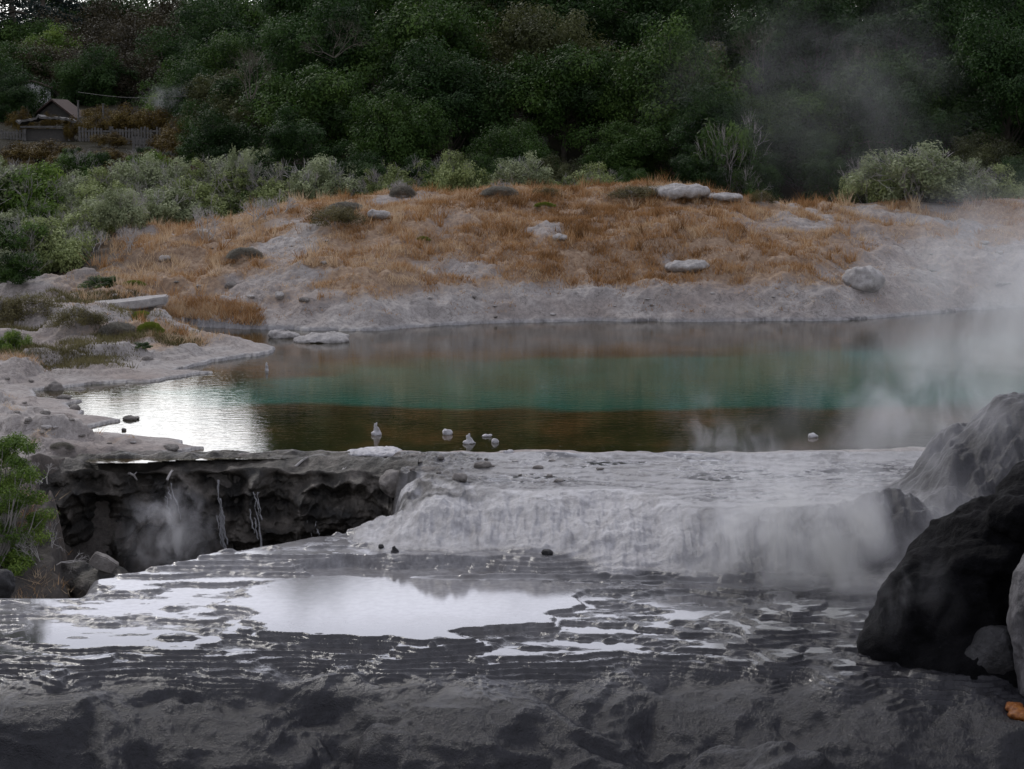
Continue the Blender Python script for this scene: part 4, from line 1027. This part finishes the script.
# ------------------------------------------------------------------ steam
def steam(loc, size, dens, nscale, seed, label, rz=0, ry=0, lo=.42, hi=.75, soft=.9, col=(.93,.93,1), stretch=(1,1,1)):
    bm = bmesh.new(); bmesh.ops.create_icosphere(bm, subdivisions=4, radius=1)
    me = bpy.data.meshes.new('steam'); bm.to_mesh(me); bm.free()
    o = bpy.data.objects.new('steam', me); C.objects.link(o); o.location = loc; o.scale = size; o.rotation_euler = (0, ry, rz)
    m = bpy.data.materials.new('steam'); m.use_nodes = True; t = m.node_tree; t.nodes.clear()
    out = N(t, 'ShaderNodeOutputMaterial'); pv = N(t, 'ShaderNodeVolumeScatter'); pv.inputs['Color'].default_value = (*col, 1); pv.inputs['Anisotropy'].default_value = .2
    oc = objco(t); ln = N(t, 'ShaderNodeVectorMath', operation='LENGTH'); t.links.new(oc, ln.inputs[0])
    fall = N(t, 'ShaderNodeMapRange'); fall.interpolation_type = 'SMOOTHSTEP'
    fall.inputs['From Min'].default_value = 1.0; fall.inputs['From Max'].default_value = 1-soft; t.links.new(ln.outputs['Value'], fall.inputs['Value'])
    mp = N(t, 'ShaderNodeMapping'); mp.inputs['Location'].default_value = (seed*3.7, seed*1.3, seed*2.1)
    mp.inputs['Scale'].default_value = tuple(s_*q for s_, q in zip(size, stretch)); t.links.new(oc, mp.inputs[0])
    nz = noise(t, nscale, 4, .6, mp.outputs[0], .6)
    mr = N(t, 'ShaderNodeMapRange'); mr.interpolation_type = 'SMOOTHSTEP'; mr.inputs['From Min'].default_value = lo; mr.inputs['From Max'].default_value = hi; t.links.new(nz.outputs['Fac'], mr.inputs['Value'])
    dn = fmath(t, 'MULTIPLY', fmath(t, 'MULTIPLY', fall.outputs[0], mr.outputs[0]), dens)
    t.links.new(dn, pv.inputs['Density']); t.links.new(pv.outputs[0], out.inputs['Volume'])
    me.materials.append(m); tag(o, label, 'steam', kind='stuff'); return o
def st(px, row, y, wpx, hpx, dy, dens, nscale, seed, label, **kw):
    x, z = D(px, row, y); s = y/FPX
    return steam((x, y, z), (wpx*s/2, dy, hpx*s/2), dens, nscale, seed, label, **kw)
V_ = dict(stretch=(1.25,1,.8))
st(745,515,25.4,230,230,.55,3.4,2.2,21,'thick white steam column rising in front of the falls',lo=.44,hi=.72,**V_)
st(830,535,24.6,400,230,.55,3.2,1.1,2,'pale steam drifting between the falls and the black rock',lo=.36,hi=.68,**V_)
st(930,415,30.6,400,230,1.2,.62,.9,3,'thin steam hanging over the right side of the pool',lo=.42,hi=.70,**V_)
st(1030,330,42,400,380,3.5,.50,.6,4,'thin steam over the pale right shore',lo=.36,hi=.70,**V_)
st(710,430,31.0,110,110,.5,1.1,2.0,5,'small wisp of steam over the pool rim',lo=.44,hi=.70,**V_)
st(168,535,28.1,120,125,.55,3.0,2.4,6,'small steam puff rising inside the pit',lo=.42,hi=.70,**V_)
st(820,90,64.0,420,300,1.6,.10,.3,7,'faint steam veil in front of the right forest',lo=.36,hi=.74)
st(168,97,110,64,34,1.2,.45,.9,8,'little white steam cloud behind the picket fence',lo=.38,hi=.66)
st(760,610,23.2,440,110,.5,.55,1.6,9,'low steam skimming the dark terrace',lo=.42,hi=.72,**V_)
st(880,590,21.0,230,170,.35,.55,1.8,11,'thin steam wisps curling before the foot of the black rock',lo=.44,hi=.72,**V_)
st(950,440,25.6,240,260,.7,.6,1.3,10,'thin steam in front of the flowstone mound',lo=.40,hi=.70,**V_)

# ------------------------------------------------------------------ light, sky, camera
SUN_EL, SUN_AZ = 42, -30      # ahead and a little left, behind cloud
w = bpy.data.worlds.new('World'); bpy.context.scene.world = w; w.use_nodes = True; t = w.node_tree; t.nodes.clear()
out = N(t, 'ShaderNodeOutputWorld'); bg = N(t, 'ShaderNodeBackground'); bg.inputs['Strength'].default_value = .1; t.links.new(bg.outputs[0], out.inputs[0])
sk = N(t, 'ShaderNodeTexSky'); sk.sky_type = 'NISHITA'; sk.sun_disc = False; sk.sun_elevation = R(SUN_EL); sk.sun_rotation = R(SUN_AZ); sk.dust_density = 2
tc = N(t, 'ShaderNodeTexCoord').outputs['Generated']
mp = N(t, 'ShaderNodeMapping'); mp.inputs['Scale'].default_value = (1,1,2.5); t.links.new(tc, mp.inputs[0])
cl = noise(t, 2.4, 6, .55, mp.outputs[0], .3)
sep = N(t, 'ShaderNodeSeparateXYZ'); t.links.new(tc, sep.inputs[0])
el2 = N(t, 'ShaderNodeMapRange'); el2.inputs['From Min'].default_value = .155; el2.inputs['From Max'].default_value = .24; el2.inputs['To Min'].default_value = 1; el2.inputs['To Max'].default_value = 0
t.links.new(sep.outputs['Z'], el2.inputs['Value'])
# cloud deck: bright low in front, greyer overhead and behind
el = N(t, 'ShaderNodeMapRange'); el.inputs['From Min'].default_value = .10; el.inputs['From Max'].default_value = .55; el.inputs['To Min'].default_value = 1; el.inputs['To Max'].default_value = 0; el.interpolation_type = 'SMOOTHSTEP'
t.links.new(sep.outputs['Z'], el.inputs['Value'])
fr = N(t, 'ShaderNodeMapRange'); fr.inputs['From Min'].default_value = .0; fr.inputs['From Max'].default_value = .9; t.links.new(sep.outputs['Y'], fr.inputs['Value'])
glow = fmath(t, 'MULTIPLY', el.outputs[0], fr.outputs[0])
lum = fmath(t, 'ADD', 6.0, fmath(t, 'MULTIPLY', glow, 19.0))
lum = fmath(t, 'MULTIPLY', lum, fmath(t, 'ADD', .75, fmath(t, 'MULTIPLY', cl.outputs['Fac'], .5)))
cc = mix(t, el2.outputs[0], (.92,.94,1.08), (1.0,1.0,1.0))
vm = N(t, 'ShaderNodeVectorMath', operation='SCALE'); t.links.new(cc, vm.inputs[0]); t.links.new(lum, vm.inputs['Scale'])
cf = ramp(t, cl.outputs['Fac'], [(.30, (.62,.62,.62)), (.5, (.97,.97,.97))]).outputs[0]
sky = mix(t, cf, sk.outputs[0], vm.outputs[0]); t.links.new(sky, bg.inputs['Color'])
ld = bpy.data.lights.new('sun', 'SUN'); ld.energy = 1.0; ld.angle = R(14); ld.color = (1,.96,.9)
lo = bpy.data.objects.new('sun', ld); C.objects.link(lo)
dv = Vector((math.sin(R(SUN_AZ))*math.cos(R(SUN_EL)), math.cos(R(SUN_AZ))*math.cos(R(SUN_EL)), math.sin(R(SUN_EL))))
lo.rotation_euler = dv.to_track_quat('Z', 'Y').to_euler()
cam = bpy.data.cameras.new('camera'); cam.sensor_width = 36; cam.lens = FPX/1024*36; cam.clip_end = 3000; cam.clip_start = .1
co = bpy.data.objects.new('camera', cam); C.objects.link(co); co.location = (0,0,CH); co.rotation_euler = (R(90-PITCH), 0, 0)
S = bpy.context.scene; S.camera = co
S.view_settings.view_transform = 'Standard'; S.view_settings.look = 'None'; S.view_settings.exposure = .12; S.view_settings.gamma = 1
S.cycles.use_denoising = True; S.cycles.max_bounces = 6; S.cycles.diffuse_bounces = 3; S.cycles.transparent_max_bounces = 8; S.cycles.volume_bounces = 1
S.cycles.volume_step_rate = 1.5; S.cycles.volume_max_steps = 128; S.cycles.sample_clamp_indirect = 6
# prototypes nobody placed
for o in [o for o in C.objects if o.type == 'EMPTY' and 'label' not in o]:
    for ch in list(o.children): bpy.data.objects.remove(ch)
    bpy.data.objects.remove(o)
